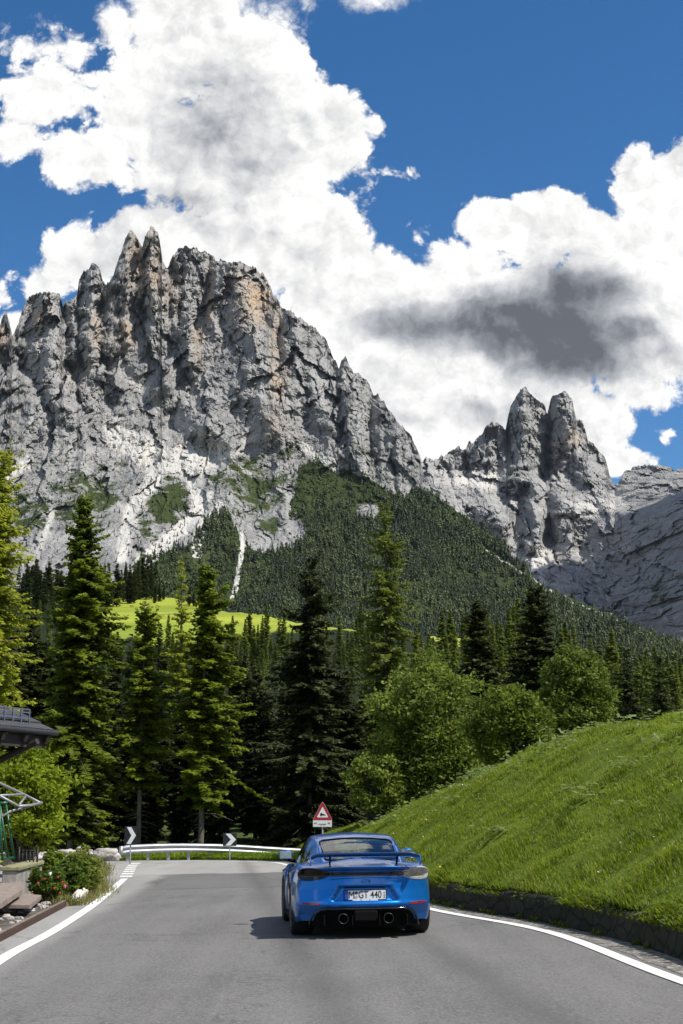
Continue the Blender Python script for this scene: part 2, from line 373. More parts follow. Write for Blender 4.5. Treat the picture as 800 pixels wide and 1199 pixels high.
def main_detail(U, V, P, t):
    x, z = P[..., 0], P[..., 2]
    cliff = 1 - sstep(510, 600, V + (U - 250) * .05); right = 1 - sstep(488, 505, U)
    amp = (.62 + .38 * cliff) * (.16 + .84 * right)
    wx = x + 60 * fbm(x / 300, z / 300, 1.5, 3)
    d = 56 * (ridged(wx / 330, z / 900, 2.1, 3, .5) - .8) + 34 * (ridged(wx / 130, z / 340, 5.1, 3, .5) - .8)
    qx = x + 16 * fbm(x / 60, z / 60, 21.5, 4, .6) + z * .12; qz = z + 16 * fbm(x / 60, z / 60, 31.5, 4, .6) - x * .1
    d = d + 66 * blocks(qx, qz, 105, 330, 3, .55) + 30 * blocks(qx + z * .15, qz, 46, 150, 11, .6) + 13 * blocks(qx, qz, 20, 60, 23, .7) + 6 * blocks(qx, qz, 10, 20, 37, .7)
    d = d + 7 * fbm(x / 16, z / 20, 3.3, 4, .6) - 12 * (1 - np.clip(np.abs(perlin(qx / 70, qz / 420, 4.4)) * 7, 0, 1)) - 7 * (1 - np.clip(np.abs(perlin(qx / 30, qz / 190, 14.4)) * 5, 0, 1))
    st = z / 62 + .9 * fbm(x / 240, z / 200, 9.9, 3) + x / 900
    d = d - 9 * (np.abs((st % 1) - .5) * 2) * cliff
    d = d * amp
    jitu = 5 * fbm(x / 90, z / 90, 6.6, 4, .6) + 5 * blocks(x, z, 34, 90, 51, .6) + 3 * blocks(x, z, 15, 36, 61, .6); jitv = 4 * fbm(x / 90, z / 90, 16.6, 3)
    for pts, w, a in GULLY:
        q, _ = poly_dist(U + jitu, V + jitv, pts, 1, .8); d = d - .5 * a * np.exp(-(q / w) ** 2) * sstep(0, .02, t + .02)
    for pts, w, a in RIDGE:
        q, _ = poly_dist(U + jitu, V + jitv, pts, 1, .8); d = d + .62 * a * np.exp(-(q / w) ** 2)
    # a long ramp runs down across the face below the towers
    q, _ = poly_dist(U, V + jitv, [(0, 300 + 120), (60, 440), (125, 425), (190, 480), (250, 536)], 1, 1); d = d - 55 * np.exp(-(q / 14) ** 2)
    return d
UU, VV, PM, full, mb_ = relief(-140, 920, 1061, 540, MAIN_SKY, lambda u, top: np.maximum(790, top + 40), Ymain, main_detail)
lown = fbm(PM[..., 0] / 160, PM[..., 2] / 160, 4.4, 4, .6)
FOREST = [(150,690),(168,664),(205,648),(232,640),(247,612),(262,596),(276,606),(290,640),(318,650),(338,632),(342,590),(352,556),(372,540),(400,548),(430,560),(470,578),(492,566),(498,560),(540,590),(600,645),(640,684),(700,712),(760,742),(800,764),(920,810),(920,900),(-140,900),(-140,690)]
inside = in_poly(UU + 12 * lown, VV + 9 * lown, FOREST)
veg = np.where(inside, .9, 0.)
def soft(cx, cy, rx, ry, a): return a * np.exp(-(((UU - cx) / rx) ** 2 + ((VV - cy) / ry) ** 2))
for a in ((195, 590, 26, 26, .95), (205, 575, 22, 14, .8), (100, 585, 60, 40, .66), (30, 600, 45, 40, .66), (60, 545, 40, 14, .5), (170, 615, 14, 20, .7), (215, 600, 12, 18, .75), (190, 650, 20, 12, .8), (215, 655, 60, 20, .7), (252, 560, 18, 12, .6), (150, 545, 30, 18, .4), (300, 570, 60, 45, .64), (320, 615, 26, 26, .6), (365, 560, 22, 24, .7), (120, 550, 18, 10, .5), (245, 535, 16, 10, .5), (330, 530, 40, 18, .5), (200, 600, 60, 50, .5), (420, 530, 40, 20, .45), (450, 560, 40, 20, .5), (200, 560, 10, 8, .7)):
    veg = np.maximum(veg, soft(*a))
for a in ((430, 598, 16, 10, .75), (345, 622, 14, 16, .8), (460, 575, 10, 14, .5)): veg = veg - soft(*a)
scree = np.zeros_like(UU)
for pts, w, a in (([(153,524),(172,538),(182,552),(168,575),(150,596),(146,652)], 6, 1.25), ([(135,508),(160,526),(190,535),(222,538),(252,534)], 12, 1.1), ([(160,524),(200,548),(235,546)], 9, .9), ([(225,559),(230,575),(237,596),(205,628),(172,656)], 6, 1.3), ([(262,592),(240,615),(233,645)], 5, 1.1), ([(237,596),(250,578)], 4, .7),
                  ([(285,627),(281,660),(276,680),(269,700)], 2.6, .95), ([(362,524),(376,535),(394,547)], 5, 1), ([(-20,566),(0,559),(18,549),(32,543)], 7, .9), ([(125,420),(150,438),(185,470),(230,510)], 7, .5), ([(0,480),(60,500),(110,540)], 6, .35), ([(230,430),(222,465),(215,500)], 4, .45), ([(300,510),(280,530),(255,545)], 4, .6), ([(60,600),(52,640)], 4, .6), ([(85,590),(90,620)], 4, .5),
                  ([(420,560),(470,585),(520,640),(560,668)], 2, .0), ([(560,640),(600,665),(660,700),(740,733),(800,760)], 1.5, .55), ([(590,690),(640,712),(700,730)], 4, .4)):
    q, _ = poly_dist(UU + 5 * lown, VV + 4 * fbm(UU * .1, VV * .1, 2.2, 3), pts); scree = np.maximum(scree, a * np.exp(-(q / (1.55 * w)) ** 2))
warm = np.zeros_like(UU)
for a in ((165, 310, 14, 45, .8), (182, 310, 8, 35, .9), (150, 388, 14, 20, .9), (300, 350, 20, 30, 1), (322, 385, 9, 40, 1), (325, 440, 10, 50, .7), (45, 372, 8, 20, .8), (58, 360, 6, 20, .4), (246, 345, 5, 30, .9), (112, 385, 8, 26, .6), (232, 400, 6, 30, .6), (290, 330, 25, 14, .6), (88, 440, 14, 14, .4), (200, 340, 16, 30, .4), (3, 395, 6, 16, .8), (320, 500, 18, 20, .35)): warm = np.maximum(warm, soft(*a))
scree = scree * (1 - 0 * veg); veg = np.where(scree > .5, veg * .15, veg)
padm = lambda a: np.concatenate([np.zeros((mb_, a.shape[1])), a])
M_ROCK = rock_mat('dolomite_rock')
obj('mountain', mesh_data('mountain', full.reshape(-1, 3), grid_faces(*full.shape[:2]), None, dict(veg=padm(veg), scree=padm(scree), warm=padm(warm)), [M_ROCK], False), kind='structure')
MAIN = (UU, VV, PM, inside)

RIGHT_SKY = [(440,560),(480,548),(495,540),(499,534),(503,537),(512,540),(517,531),(520,535),(526,529),(532,527),(536,522),(541,527),(545,526),(549,516),(553,519),(559,512),(565,507),(570,498),(577,494),(583,495),(588,499),(592,505),(595,488),(598,474),(603,466),(607,459),(612,454),(616,453),(620,459),(626,465),(632,469),(638,475),(641,483),(644,470),(647,463),(653,461),(660,458),(666,462),(670,468),(673,485),(676,491),(682,492),(686,505),(688,515),(695,520),(701,528),(708,533),(711,545),(714,557),(718,567),(724,567),(728,556),(733,550),(740,547),(752,545),(766,544),(780,545),(790,550),(800,548),(860,538),(960,545)]
def Yright(U, V):
    return np.interp(V, [440, 550, 600, 660, 780, 840], [5700, 5350, 4800, 4500, 3500, 3200]) - np.interp(U, [640, 720, 800, 960], [0, 150, 850, 2300]) * sstep(520, 640, V + 40)
def right_detail(U, V, P, t):
    x, z = P[..., 0], P[..., 2]
    cl = np.clip(1 - sstep(545, 600, V), 0, 1); amp = .75 + .25 * cl
    wx = x + 70 * fbm(x / 400, z / 400, 2.5, 3)
    qx = x + 20 * fbm(x / 80, z / 80, 21.5, 4, .6) - z * .1; qz = z + 20 * fbm(x / 80, z / 80, 31.5, 4, .6) + x * .1
    d = 110 * (ridged(wx / 420, z / 1000, 12.1, 3) - .8) + 40 * (ridged(wx / 150, z / 330, 15.1, 3, .5) - .8) + 95 * blocks(qx, qz, 130, 330, 5, .6) + 48 * blocks(qx, qz, 60, 150, 15, .7) + 32 * blocks(qx, qz, 27, 60, 25, .9) + 15 * blocks(qx, qz, 13, 24, 35, .9) + 8 * fbm(x / 20, z / 24, 13.3, 4, .6) - 12 * (1 - np.clip(np.abs(perlin(qx / 90, qz / 420, 4.4)) * 7, 0, 1))
    st = z / 70 + .9 * fbm(x / 260, z / 220, 19.9, 3); d = d - 22 * np.abs((st % 1) - .5) * 2
    d = d * amp
    j = 4 * fbm(x / 120, z / 120, 26.6, 3) + 5 * blocks(x, z, 44, 110, 51, .6)
    for pts, w, a in (([(641,480),(642,520),(636,560)], 6, 170), ([(593,505),(598,540)], 5, 120), ([(676,492),(672,530)], 4, 60), ([(640,570),(646,640)], 8, 130), ([(612,570),(606,620)], 8, 120), ([(550,600),(575,640)], 7, 110), ([(520,545),(530,570)], 4, 60), ([(700,600),(680,640)], 10, 90), ([(690,690),(760,740)], 12, 90)):
        q, _ = poly_dist(U + j, V + j, pts); d = d - a * np.exp(-(q / w) ** 2)
    for pts, w, a in (([(614,455),(616,500),(608,560)], 12, 150), ([(660,460),(664,510),(690,560)], 12, 170), ([(575,496),(570,540)], 12, 90), ([(625,560),(628,640)], 8, 120), ([(665,590),(640,610)], 10, 90), ([(560,570),(590,620)], 10, 90)):
        q, _ = poly_dist(U + j, V + j, pts); d = d + a * np.exp(-(q / w) ** 2)
    return d
UU, VV, PR, full, mb_ = relief(440, 960, 640, 330, RIGHT_SKY, lambda u, top: 0 * u + 850, Yright, right_detail, 1.4, .16)
VR = VV
lown = fbm(PR[..., 0] / 220, PR[..., 2] / 220, 4.4, 4, .6)
scree = np.zeros_like(UU)
for a in ((565, 562, 50, 14, .95), (520, 560, 30, 16, .55), (600, 580, 40, 20, .5), (700, 592, 45, 12, .85), (725, 580, 20, 12, .7), (630, 655, 24, 16, 1.1), (690, 655, 50, 35, .38), (540, 600, 40, 30, .45), (655, 690, 20, 20, .4), (650, 560, 30, 14, .4)): scree = np.maximum(scree, soft(*a))
for pts, w, a in (([(620,640),(640,690),(668,715)], 4, .8), ([(690,640),(700,690),(740,730),(765,750)], 4, .55), ([(655,640),(690,655),(735,640)], 4, .6), ([(760,690),(785,735)], 3, .5), ([(600,590),(660,602),(720,605)], 4, .6)):
    q, _ = poly_dist(UU + 4 * lown, VV + 4 * lown, pts); scree = np.maximum(scree, a * np.exp(-(q / w) ** 2))
veg = np.zeros_like(UU)
for a in ((560, 625, 30, 25, .45), (510, 590, 20, 20, .4), (690, 725, 80, 22, .62), (775, 690, 45, 40, .5), (600, 560, 60, 30, .3), (655, 600, 40, 12, .35)): veg = np.maximum(veg, soft(*a))
warm = np.maximum(soft(672, 512, 10, 12, .7), soft(650, 530, 10, 20, .3))
obj('mountain', mesh_data('mountain_far', full.reshape(-1, 3), grid_faces(*full.shape[:2]), None, dict(veg=padm(veg), scree=padm(scree), warm=padm(warm)), [M_ROCK], False), kind='structure')

# ================================================================== FAR FOREST on the flank (thousands of trees that read as one mass)
def foliage_mat(name, dark, light, transl=.25, clump=.5, rough=.6):
    def fn(g):
        o = g.pos(); oi = g.new('ShaderNodeObjectInfo').outputs['Random']
        n = g.noise(o, clump, 4, .6)
        f = g.math('ADD', g.math('MULTIPLY', g.attr('tint'), .65), g.math('ADD', g.math('MULTIPLY', g.math('SUBTRACT', n, .5), .9), g.math('MULTIPLY', g.math('SUBTRACT', oi, .5), .3)), clamp=True)
        c = g.mix(f, dark, light)
        p = bsdf(g, c, rough, 0, None, .25)
        tr = g.new('ShaderNodeBsdfTranslucent'); g.l.new(g.mix(.5, c, g.mix(f, tuple(x * 1.5 for x in dark), tuple(min(1, x * 1.6) for x in light))), tr.inputs[0])
        m = g.new('ShaderNodeMixShader'); m.inputs[0].default_value = transl; g.l.new(p, m.inputs[1]); g.l.new(tr.outputs[0], m.inputs[2]); return m.outputs[0]
    return material(name, fn)
def bark_mat(name, a, b):
    def fn(g):
        o = g.pos(); n = g.noise(g.mapping(o, (9, 9, 2.2)), 1, 6, .7)
        return bsdf(g, g.mix(g.map(n, .35, .65), a, b), .9, 0, g.bump(n, .8, .03), .2)
    return material(name, fn)
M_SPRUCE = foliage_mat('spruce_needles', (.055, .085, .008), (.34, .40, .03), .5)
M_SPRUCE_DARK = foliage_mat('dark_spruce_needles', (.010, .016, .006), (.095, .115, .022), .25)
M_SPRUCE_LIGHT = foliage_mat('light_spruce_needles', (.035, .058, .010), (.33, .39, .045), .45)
M_LARCH = foliage_mat('larch_needles', (.18, .21, .018), (.46, .49, .05), .55)
M_LEAF = foliage_mat('broad_leaves', (.035, .05, .010), (.17, .20, .04), .35)
M_LEAF_BRIGHT = foliage_mat('bright_leaves', (.12, .17, .012), (.44, .52, .035), .55)
M_BARK = bark_mat('spruce_bark', (.06, .05, .042), (.20, .175, .15))
M_BARK_DARK = bark_mat('dark_bark', (.035, .03, .025), (.10, .085, .07))
M_FAR = foliage_mat('far_needles', (.010, .022, .013), (.105, .135, .042), .15, .004)

def low_tree(levels, arms, seed):
    r = np.random.default_rng(seed); V = []
    lean = r.normal(0, .02)
    for k in range(levels):
        z = .06 + .9 * (k + .3 * r.random()) / levels; rad = .20 * (1 - z) ** .8 * r.uniform(.75, 1.25) + .012; a0 = r.uniform(0, 6.28)
        for j in range(arms):
            a = a0 + j * 6.283 / arms + r.normal(0, .25); q = rad * r.uniform(.6, 1.35); w = q * r.uniform(.45, .8); c, s_ = math.cos(a), math.sin(a); zz = z + r.normal(0, .02); dr = .09 + .06 * r.random()
            V += [(lean * z, 0, zz + dr * .7), (q * .6 * c - w * s_, q * .6 * s_ + w * c, zz), (q * c, q * s_, zz - dr), (q * .6 * c + w * s_, q * .6 * s_ - w * c, zz)]
    V += [(-.012, 0, .8), (0, -.012, .9), (.0, 0, 1.02), (.012, .012, .9)]
    return np.array(V), np.arange(len(V)).reshape(-1, 4)
def scatter_low(P, H, seed, tints, LV=6):
    r = np.random.default_rng(seed); tm = [low_tree(LV, 4, seed + k) for k in range(7)]; Vs = []; Ts = []; A = []; n = 0
    for p, h, tt in zip(P, H, tints):
        V, T = tm[r.integers(7)]; a = r.uniform(0, 6.28); c, s = math.cos(a), math.sin(a); w = h * r.uniform(.8, 1.35)
        q = np.stack([(V[:, 0] * c - V[:, 1] * s) * w, (V[:, 0] * s + V[:, 1] * c) * w, V[:, 2] * h], 1) + p
        Vs.append(q); Ts.append(T + n); n += len(q); A.append(np.full(len(q), tt))
    return np.concatenate(Vs), np.concatenate(Ts), np.concatenate(A)
UU, VV, PM, inside = MAIN
r_ = np.random.default_rng(11)
sel = []
cand = r_.integers(0, UU.size, 120000); fu, fv = UU.ravel()[cand], VV.ravel()[cand]; Pc = PM.reshape(-1, 3)[cand]
dn = fbm(Pc[:, 0] / 230, Pc[:, 2] / 170, 7.7, 4, .6)
okm = inside.ravel()[cand] & (fu > -90) & (fu < 870) & (fv < 778)
q, _ = poly_dist(fu, fv, [(285,627),(281,660),(276,680),(269,700)]); okm &= q > 4
q, _ = poly_dist(fu, fv, [(560,640),(600,665),(660,700),(740,733),(800,760)]); okm &= (q > 4 + 3 * dn)
edge = np.clip((fv - 560) / 60, .25, 1); bare = np.exp(-(((fu - 640) / 110) ** 2 + ((fv - 715) / 22) ** 2))
okm &= r_.random(len(cand)) < np.clip(edge * (.66 + 1.7 * dn) - .6 * bare, .10, 1)
okm &= ~((((fu - 430) / 16) ** 2 + ((fv - 598) / 9) ** 2 < 1) | (((fu - 345) / 12) ** 2 + ((fv - 622) / 14) ** 2 < 1))
Pf = Pc[okm][:21000]; fu = fu[okm][:21000]; dn = dn[okm][:21000]
Hf = (r_.gamma(7, 1.9, len(Pf)) * (1 + .4 * fbm(Pf[:, 0] / 70, Pf[:, 2] / 60, 3.1, 3))).clip(5, 26); tint = np.clip(.36 + .75 * fbm(Pf[:, 0] / 90, Pf[:, 2] / 70, 1.7, 3) + r_.normal(0, .26, len(Pf)) + .5 * (r_.random(len(Pf)) < .07), 0, 1)
# scattered dwarf pines higher up
c2 = r_.integers(0, UU.size, 30000); gu, gv = UU.ravel()[c2], VV.ravel()[c2]; dens_ = np.zeros(len(c2))
for a in ((195, 590, 28, 28, .9), (100, 585, 55, 35, .35), (30, 600, 40, 40, .3), (215, 650, 60, 20, .8), (300, 575, 50, 35, .35), (365, 555, 26, 26, .8), (440, 560, 50, 20, .6)):
    dens_ = np.maximum(dens_, a[4] * np.exp(-(((gu - a[0]) / a[2]) ** 2 + ((gv - a[1]) / a[3]) ** 2)))
k2 = r_.random(len(c2)) < dens_ * .8; P2_ = PM.reshape(-1, 3)[c2][k2][:2200]
Pf = np.concatenate([Pf, P2_]); Hf = np.concatenate([Hf, r_.uniform(5, 11, len(P2_))]); tint = np.concatenate([tint, np.clip(r_.normal(.35, .2, len(P2_)), 0, 1)])
V, T, A = scatter_low(Pf - (0, 0, 1), Hf, 5, tint)
obj('forest', mesh_data('forest', V, T, None, dict(tint=A), [M_FAR], False), kind='stuff')

# ================================================================== a cloud beyond the right edge of the frame, whose shadow lies on the far ridge
def cloud_body(name, spot, dist, size, seed):
    bm = bmesh.new(); bmesh.ops.create_icosphere(bm, subdivisions=6, radius=1)
    co = np.array([v_.co for v_ in bm.verts]); f = 1 + .55 * fbm(co[:, 0] * 1.4 + seed, co[:, 1] * 1.4, co[:, 2] * 1.4, 6, .6); co = co * f[:, None] * size
    for v_, c in zip(bm.verts, co): v_.co = c
    me = bpy.data.meshes.new(name); bm.to_mesh(me); bm.free(); me.materials.append(M_CLOUD)
    for p_ in me.polygons: p_.use_smooth = True
    o = obj(name, me, None, kind='stuff'); o.location = Vector(spot) + TO_SUN * dist; return o
M_CLOUD = material('cloud_white', lambda g: bsdf(g, (.9, .9, .9), 1, 0, None, 0))
def right_at(u, v):
    c = int((u - 440) / 520 * 639); return PR[int(np.argmin(np.abs(VR[:, c] - v))), c]
cloud_body('cloud', right_at(800, 660), 2900, (420, 620, 150), 2.2)
cloud_body('cloud', right_at(690, 720), 2900, (260, 330, 90), 7.2)

# ================================================================== NEAR GROUND
def G(x, y):
    """height of the road surface: a slight crossfall"""
    x = np.asarray(x, float); y = np.asarray(y, float)
    return .012 * np.clip(x, -9, 9) + 0 * y
def hit(u, v, dz=0.):
    """where the line of sight through (u, v) meets the road surface raised by dz"""
    Y = 20.
    for _ in range(30):
        p = at(u, v, 1.0) - CAM; k = (float(G(p[0] * Y / p[1] * 1.0, Y)) + dz - CAM[2]) / (p[2] / p[1])
        Y = .5 * Y + .5 * np.clip(k, 3, 90)
    return at(u, v, Y)
def spline(pts, n):
    """Catmull-Rom through the points, resampled evenly"""
    p = np.asarray(pts, float); p = np.concatenate([2 * p[:1] - p[1:2], p, 2 * p[-1:] - p[-2:-1]])
    out = []
    for i in range(1, len(p) - 2):
        t = np.linspace(0, 1, 24, endpoint=False)[:, None]; a, b, c, d = p[i - 1:i + 3]
        out.append(.5 * (2 * b + (c - a) * t + (2 * a - 5 * b + 4 * c - d) * t ** 2 + (3 * b - a - 3 * c + d) * t ** 3))
    q = np.concatenate(out + [p[-2:-1]]); L = np.concatenate([[0], np.cumsum(np.linalg.norm(np.diff(q, axis=0), axis=1))])
    s = np.linspace(0, L[-1], n); return np.stack([np.interp(s, L, q[:, k]) for k in range(q.shape[1])], 1)
def normals2(p):
    t = np.gradient(p[:, :2], axis=0); t /= np.linalg.norm(t, axis=1)[:, None]; return np.stack([t[:, 1], -t[:, 0]], 1)   # to the right of travel
def ribbon(p, a, b, cols, zoff):
    """a sheet laid on the road along a line, from offset a to offset b to its right"""
    n = normals2(p); f = np.linspace(0, 1, cols); a = np.broadcast_to(a, (len(p),)); b = np.broadcast_to(b, (len(p),))
    o = a[:, None] * (1 - f) + b[:, None] * f
    X = p[:, 0:1] + n[:, 0:1] * o; Yv = p[:, 1:2] + n[:, 1:2] * o
    return np.stack([X, Yv, G(X, Yv) + zoff], -1)

STAIN = hit(160, 1034)
def asphalt(g):
    o = g.pos(); sp = g.new('ShaderNodeSeparateXYZ'); g.l.new(o, sp.inputs[0])
    stones = g.noise(o, 90, 4, .7); fine = g.noise(o, 28, 6, .75)
    along = g.math('ADD', g.math('MULTIPLY', g.noise(g.mapping(o, (2.2, .07, 1), (0, 0, R(-4))), 1, 5, .6), .7), g.math('MULTIPLY', g.noise(g.mapping(o, (30, 2.2, 1), (0, 0, R(-3))), 1, 4, .7), .4))
    blot = g.noise(g.mapping(o, (.35, .16, 1)), 1, 6, .65)
    f = g.math('ADD', g.math('MULTIPLY', stones, .55), g.math('ADD', g.math('MULTIPLY', fine, .45), g.math('ADD', g.math('MULTIPLY', along, .52), g.math('MULTIPLY', blot, .55))))
    c = g.mix(g.map(f, .72, 1.12), (.046, .044, .043), (.155, .149, .142))
    # speckle of pale and dark chippings
    ch = g.voronoi(o, 60, out='Color'); chs = g.new('ShaderNodeSeparateColor'); g.l.new(ch, chs.inputs[0])
    c = g.mix(g.math('MULTIPLY', g.map(chs.outputs[0], .80, .92), .45), c, (.26, .255, .245))
    c = g.mix(g.math('MULTIPLY', g.map(chs.outputs[1], .82, .92), .5), c, (.035, .035, .037))
    # older surfacing in the bend, its glare put into a paler colour, a joint across the road, and the dusty margin on the left
    joint = g.math('ADD', sp.outputs[1], g.math('ADD', g.math('MULTIPLY', g.noise(o, .5, 4, .6), 1.6), g.math('MULTIPLY', sp.outputs[0], -.30)))
    c = g.mix(g.map(joint, 42.2, 42.6), c, g.mix(g.map(f, .7, 1.1), (.22, .215, .205), (.34, .33, .31)))
    seam = g.math('MULTIPLY', g.map(joint, 33.6, 33.75), g.map(joint, 33.9, 34.05, 1, 0))
    c = g.mix(g.math('MULTIPLY', seam, .4), c, (.035, .035, .037))
    c = g.mix(g.math('MULTIPLY', g.map(joint, 33.9, 34.1), .25), c, (.085, .083, .08))
    marg = g.map(g.math('ADD', sp.outputs[0], g.math('ADD', g.math('MULTIPLY', sp.outputs[1], .055), g.math('MULTIPLY', blot, .8))), -2.45, -2.05, 1, 0)
    st_ = g.math('ADD', g.vmath('LENGTH', g.vmath('MULTIPLY', g.vmath('SUBTRACT', o, tuple(STAIN)), (.8, .20, 0)), out=1), g.math('MULTIPLY', g.math('SUBTRACT', g.noise(o, 2.5, 5, .7), .5), 1.3))
    c = g.mix(g.math('MULTIPLY', g.map(st_, .28, .50, 1, 0), .85), c, (.035, .035, .036))
    c = g.mix(g.math('MULTIPLY', marg, .75), c, g.mix(g.map(f, .72, 1.1), (.15, .145, .135), (.31, .30, .28)))
    # wheel tracks polished darker along the lane, and a few square repairs
    wob = g.math('ADD', sp.outputs[0], g.math('MULTIPLY', sp.outputs[1], .085)); tr_ = g.math('ABSOLUTE', g.math('SUBTRACT', g.math('ABSOLUTE', g.math('SUBTRACT', wob, 1.75)), .78))
    c = g.mix(g.math('MULTIPLY', g.map(g.math('ADD', tr_, g.math('MULTIPLY', blot, .35)), .20, .55, 1, 0), .42), c, (.055, .053, .051))
    # cracks and tar-filled seams
    wv = g.vmath('ADD', o, g.vmath('SCALE', g.noise(o, 1.2, 5, .6, out=1), .9))
    cr = g.voronoi(g.mapping(wv, (.22, .09, 1)), 1, 'DISTANCE_TO_EDGE')
    c = g.mix(g.math('MULTIPLY', g.map(cr, .002, .008, 1, 0), .40), c, (.030, .030, .032))
    h = g.math('ADD', stones, fine)
    return bsdf(g, c, g.map(f, .7, 1.1, .75, .9), 0, g.bump(h, .55, .006), .35)
M_ASPHALT = material('asphalt', asphalt)
def paint(g):
    o = g.pos(); n = g.noise(o, 35, 6, .75); w = g.noise(o, 2.0, 5, .65)
    f = g.math('ADD', g.math('MULTIPLY', n, .7), g.math('MULTIPLY', w, .5))
    c = g.mix(g.map(f, .50, .66), (.74, .74, .73), (.60, .595, .58)); c = g.mix(g.map(f, .72, .80), c, (.16, .158, .155))
    return bsdf(g, c, .7, 0, g.bump(n, .3, .004), .3)
M_PAINT = material('road_paint', paint)
def soil(g, a=(.035, .055, .014), b=(.085, .11, .03)):
    o = g.pos(); n = g.noise(o, 1.5, 8, .7); s = g.noise(o, 14, 6, .7)
    c = g.mix(g.map(n, .35, .65), a, b); c = g.mix(g.map(s, .55, .75), c, (.12, .10, .06))
    return bsdf(g, c, .95, 0, g.bump(s, .8, .06), .1)
M_SOIL = material('grassy_soil', soil)
M_TURF = material('turf', lambda g: soil(g, (.075, .115, .010), (.15, .20, .022)))
def gravel(g):
    o = g.pos(); v = g.voronoi(o, 22, out='Color'); s = g.new('ShaderNodeSeparateColor'); g.l.new(v, s.inputs[0]); n = g.noise(o, 3, 6, .7)
    c = g.mix(s.outputs[0], (.10, .092, .08), (.30, .285, .26)); c = g.mix(g.map(n, .5, .7), c, (.07, .065, .05))
    return bsdf(g, c, .95, 0, g.bump(g.voronoi(o, 22), .9, .03), .15)
M_GRAVEL = material('roadside_gravel', gravel)
def dirt(g):
    o = g.pos(); n = g.noise(o, 2.2, 8, .7, .6); s = g.noise(o, 11, 6, .7)
    c = g.mix(g.map(n, .4, .62), (.075, .062, .052), (.21, .19, .17)); c = g.mix(g.map(s, .6, .72), c, (.36, .34, .32))
    return bsdf(g, c, .95, 0, g.bump(g.math('ADD', n, s), .9, .08), .15)
M_DIRT = material('stony_dirt', dirt)

# ground sheet from behind the viewer out to the bend, rising into the wood beyond
# boundary of the bank on the right: foot of its low wall
RIGHT_LINE = spline([(4.6, -12), (4.15, 0), (3.75, 7)] + [tuple(hit(u, v)[:2]) for u, v in ((800, 1150), (640, 1091), (510, 1066))] + [(.42, 30), (-.35, 37), (-1.35, 44)] + [tuple(hit(u, v)[:2]) for u, v in ((320, 1010), (270, 1008.8), (220, 1008.5), (172, 1010))], 320)
_rl = RIGHT_LINE[RIGHT_LINE[:, 1] < 40]; beside = lambda y, d: (float(np.interp(y, _rl[:, 1], _rl[:, 0])) + d, y)
WALL = spline([(5.6, -30), (5.3, -10), beside(2, .72), beside(9, .66), beside(14, .58), beside(17.5, .54), beside(21, .52), beside(24, .50), beside(28, .52), (.50, 34), (-.20, 40), (-.72, 46), (-1.2, 52), (-1.75, 58), (-2.3, 66)], 420)
nw = normals2(WALL)
xs = np.linspace(-90, 90, 181); ys = np.linspace(-60, 130, 191); X, Yg = np.meshgrid(xs, ys)
rise = 6.0 * sstep(56, 120, Yg) + .35 * fbm(X / 9, Yg / 9, 3.3, 4) * sstep(50, 60, Yg) - .06 - 1.2 * sstep(-10, -25, X) * 0
Zg = G(X, Yg) + rise
obj('ground', mesh_data('ground', np.stack([X, Yg, Zg], -1), grid_faces(*X.shape), None, None, [M_SOIL]), kind='structure')
a_ = np.linspace(0, 2 * math.pi, 97)[:-1]; rr = np.array([60, 140, 400, 1200, 4000, 9000])
X = np.outer(rr, np.cos(a_)); Yg = np.outer(rr, np.sin(a_))
obj('terrain', mesh_data('terrain', np.stack([X, Yg, np.full_like(X, -3.)], -1), grid_faces(len(rr), 96, True), None, None, [M_SOIL]), kind='structure')

# asphalt
farl = [hit(u, v)[:2] for u, v in ((-60, 1003), (60, 1005), (130, 1008), (170, 1007), (220, 1006.5), (280, 1006.8), (335, 1008), (352, 1009.5))]
left = [(-16, -40), (-16, 44)]
wl = [(a, b) for a, b in WALL[::6, :2] if -40 < b < 50]
border = [(5.6, -40)] + wl + [tuple(p) for p in farl[::-1]] + left[::-1]
bm = bmesh.new()
vs = [bm.verts.new((x, y, 0)) for x, y in border]; bm.faces.new(vs)
for k in range(-14, 7): bmesh.ops.bisect_plane(bm, geom=bm.verts[:] + bm.edges[:] + bm.faces[:], plane_co=(k, 0, 0), plane_no=(1, 0, 0))
for k in range(-38, 56, 2): bmesh.ops.bisect_plane(bm, geom=bm.verts[:] + bm.edges[:] + bm.faces[:], plane_co=(0, k, 0), plane_no=(0, 1, 0))
bmesh.ops.triangulate(bm, faces=bm.faces[:])
for v_ in bm.verts: v_.co.z = float(G(v_.co.x, v_.co.y))
bmesh.ops.recalc_face_normals(bm, faces=bm.faces[:])
if sum(f.normal.z for f in bm.faces) < 0: bmesh.ops.reverse_faces(bm, faces=bm.faces[:])
me = bpy.data.meshes.new('road'); bm.to_mesh(me); bm.free(); me.materials.append(M_ASPHALT); obj('road', me, kind='structure')

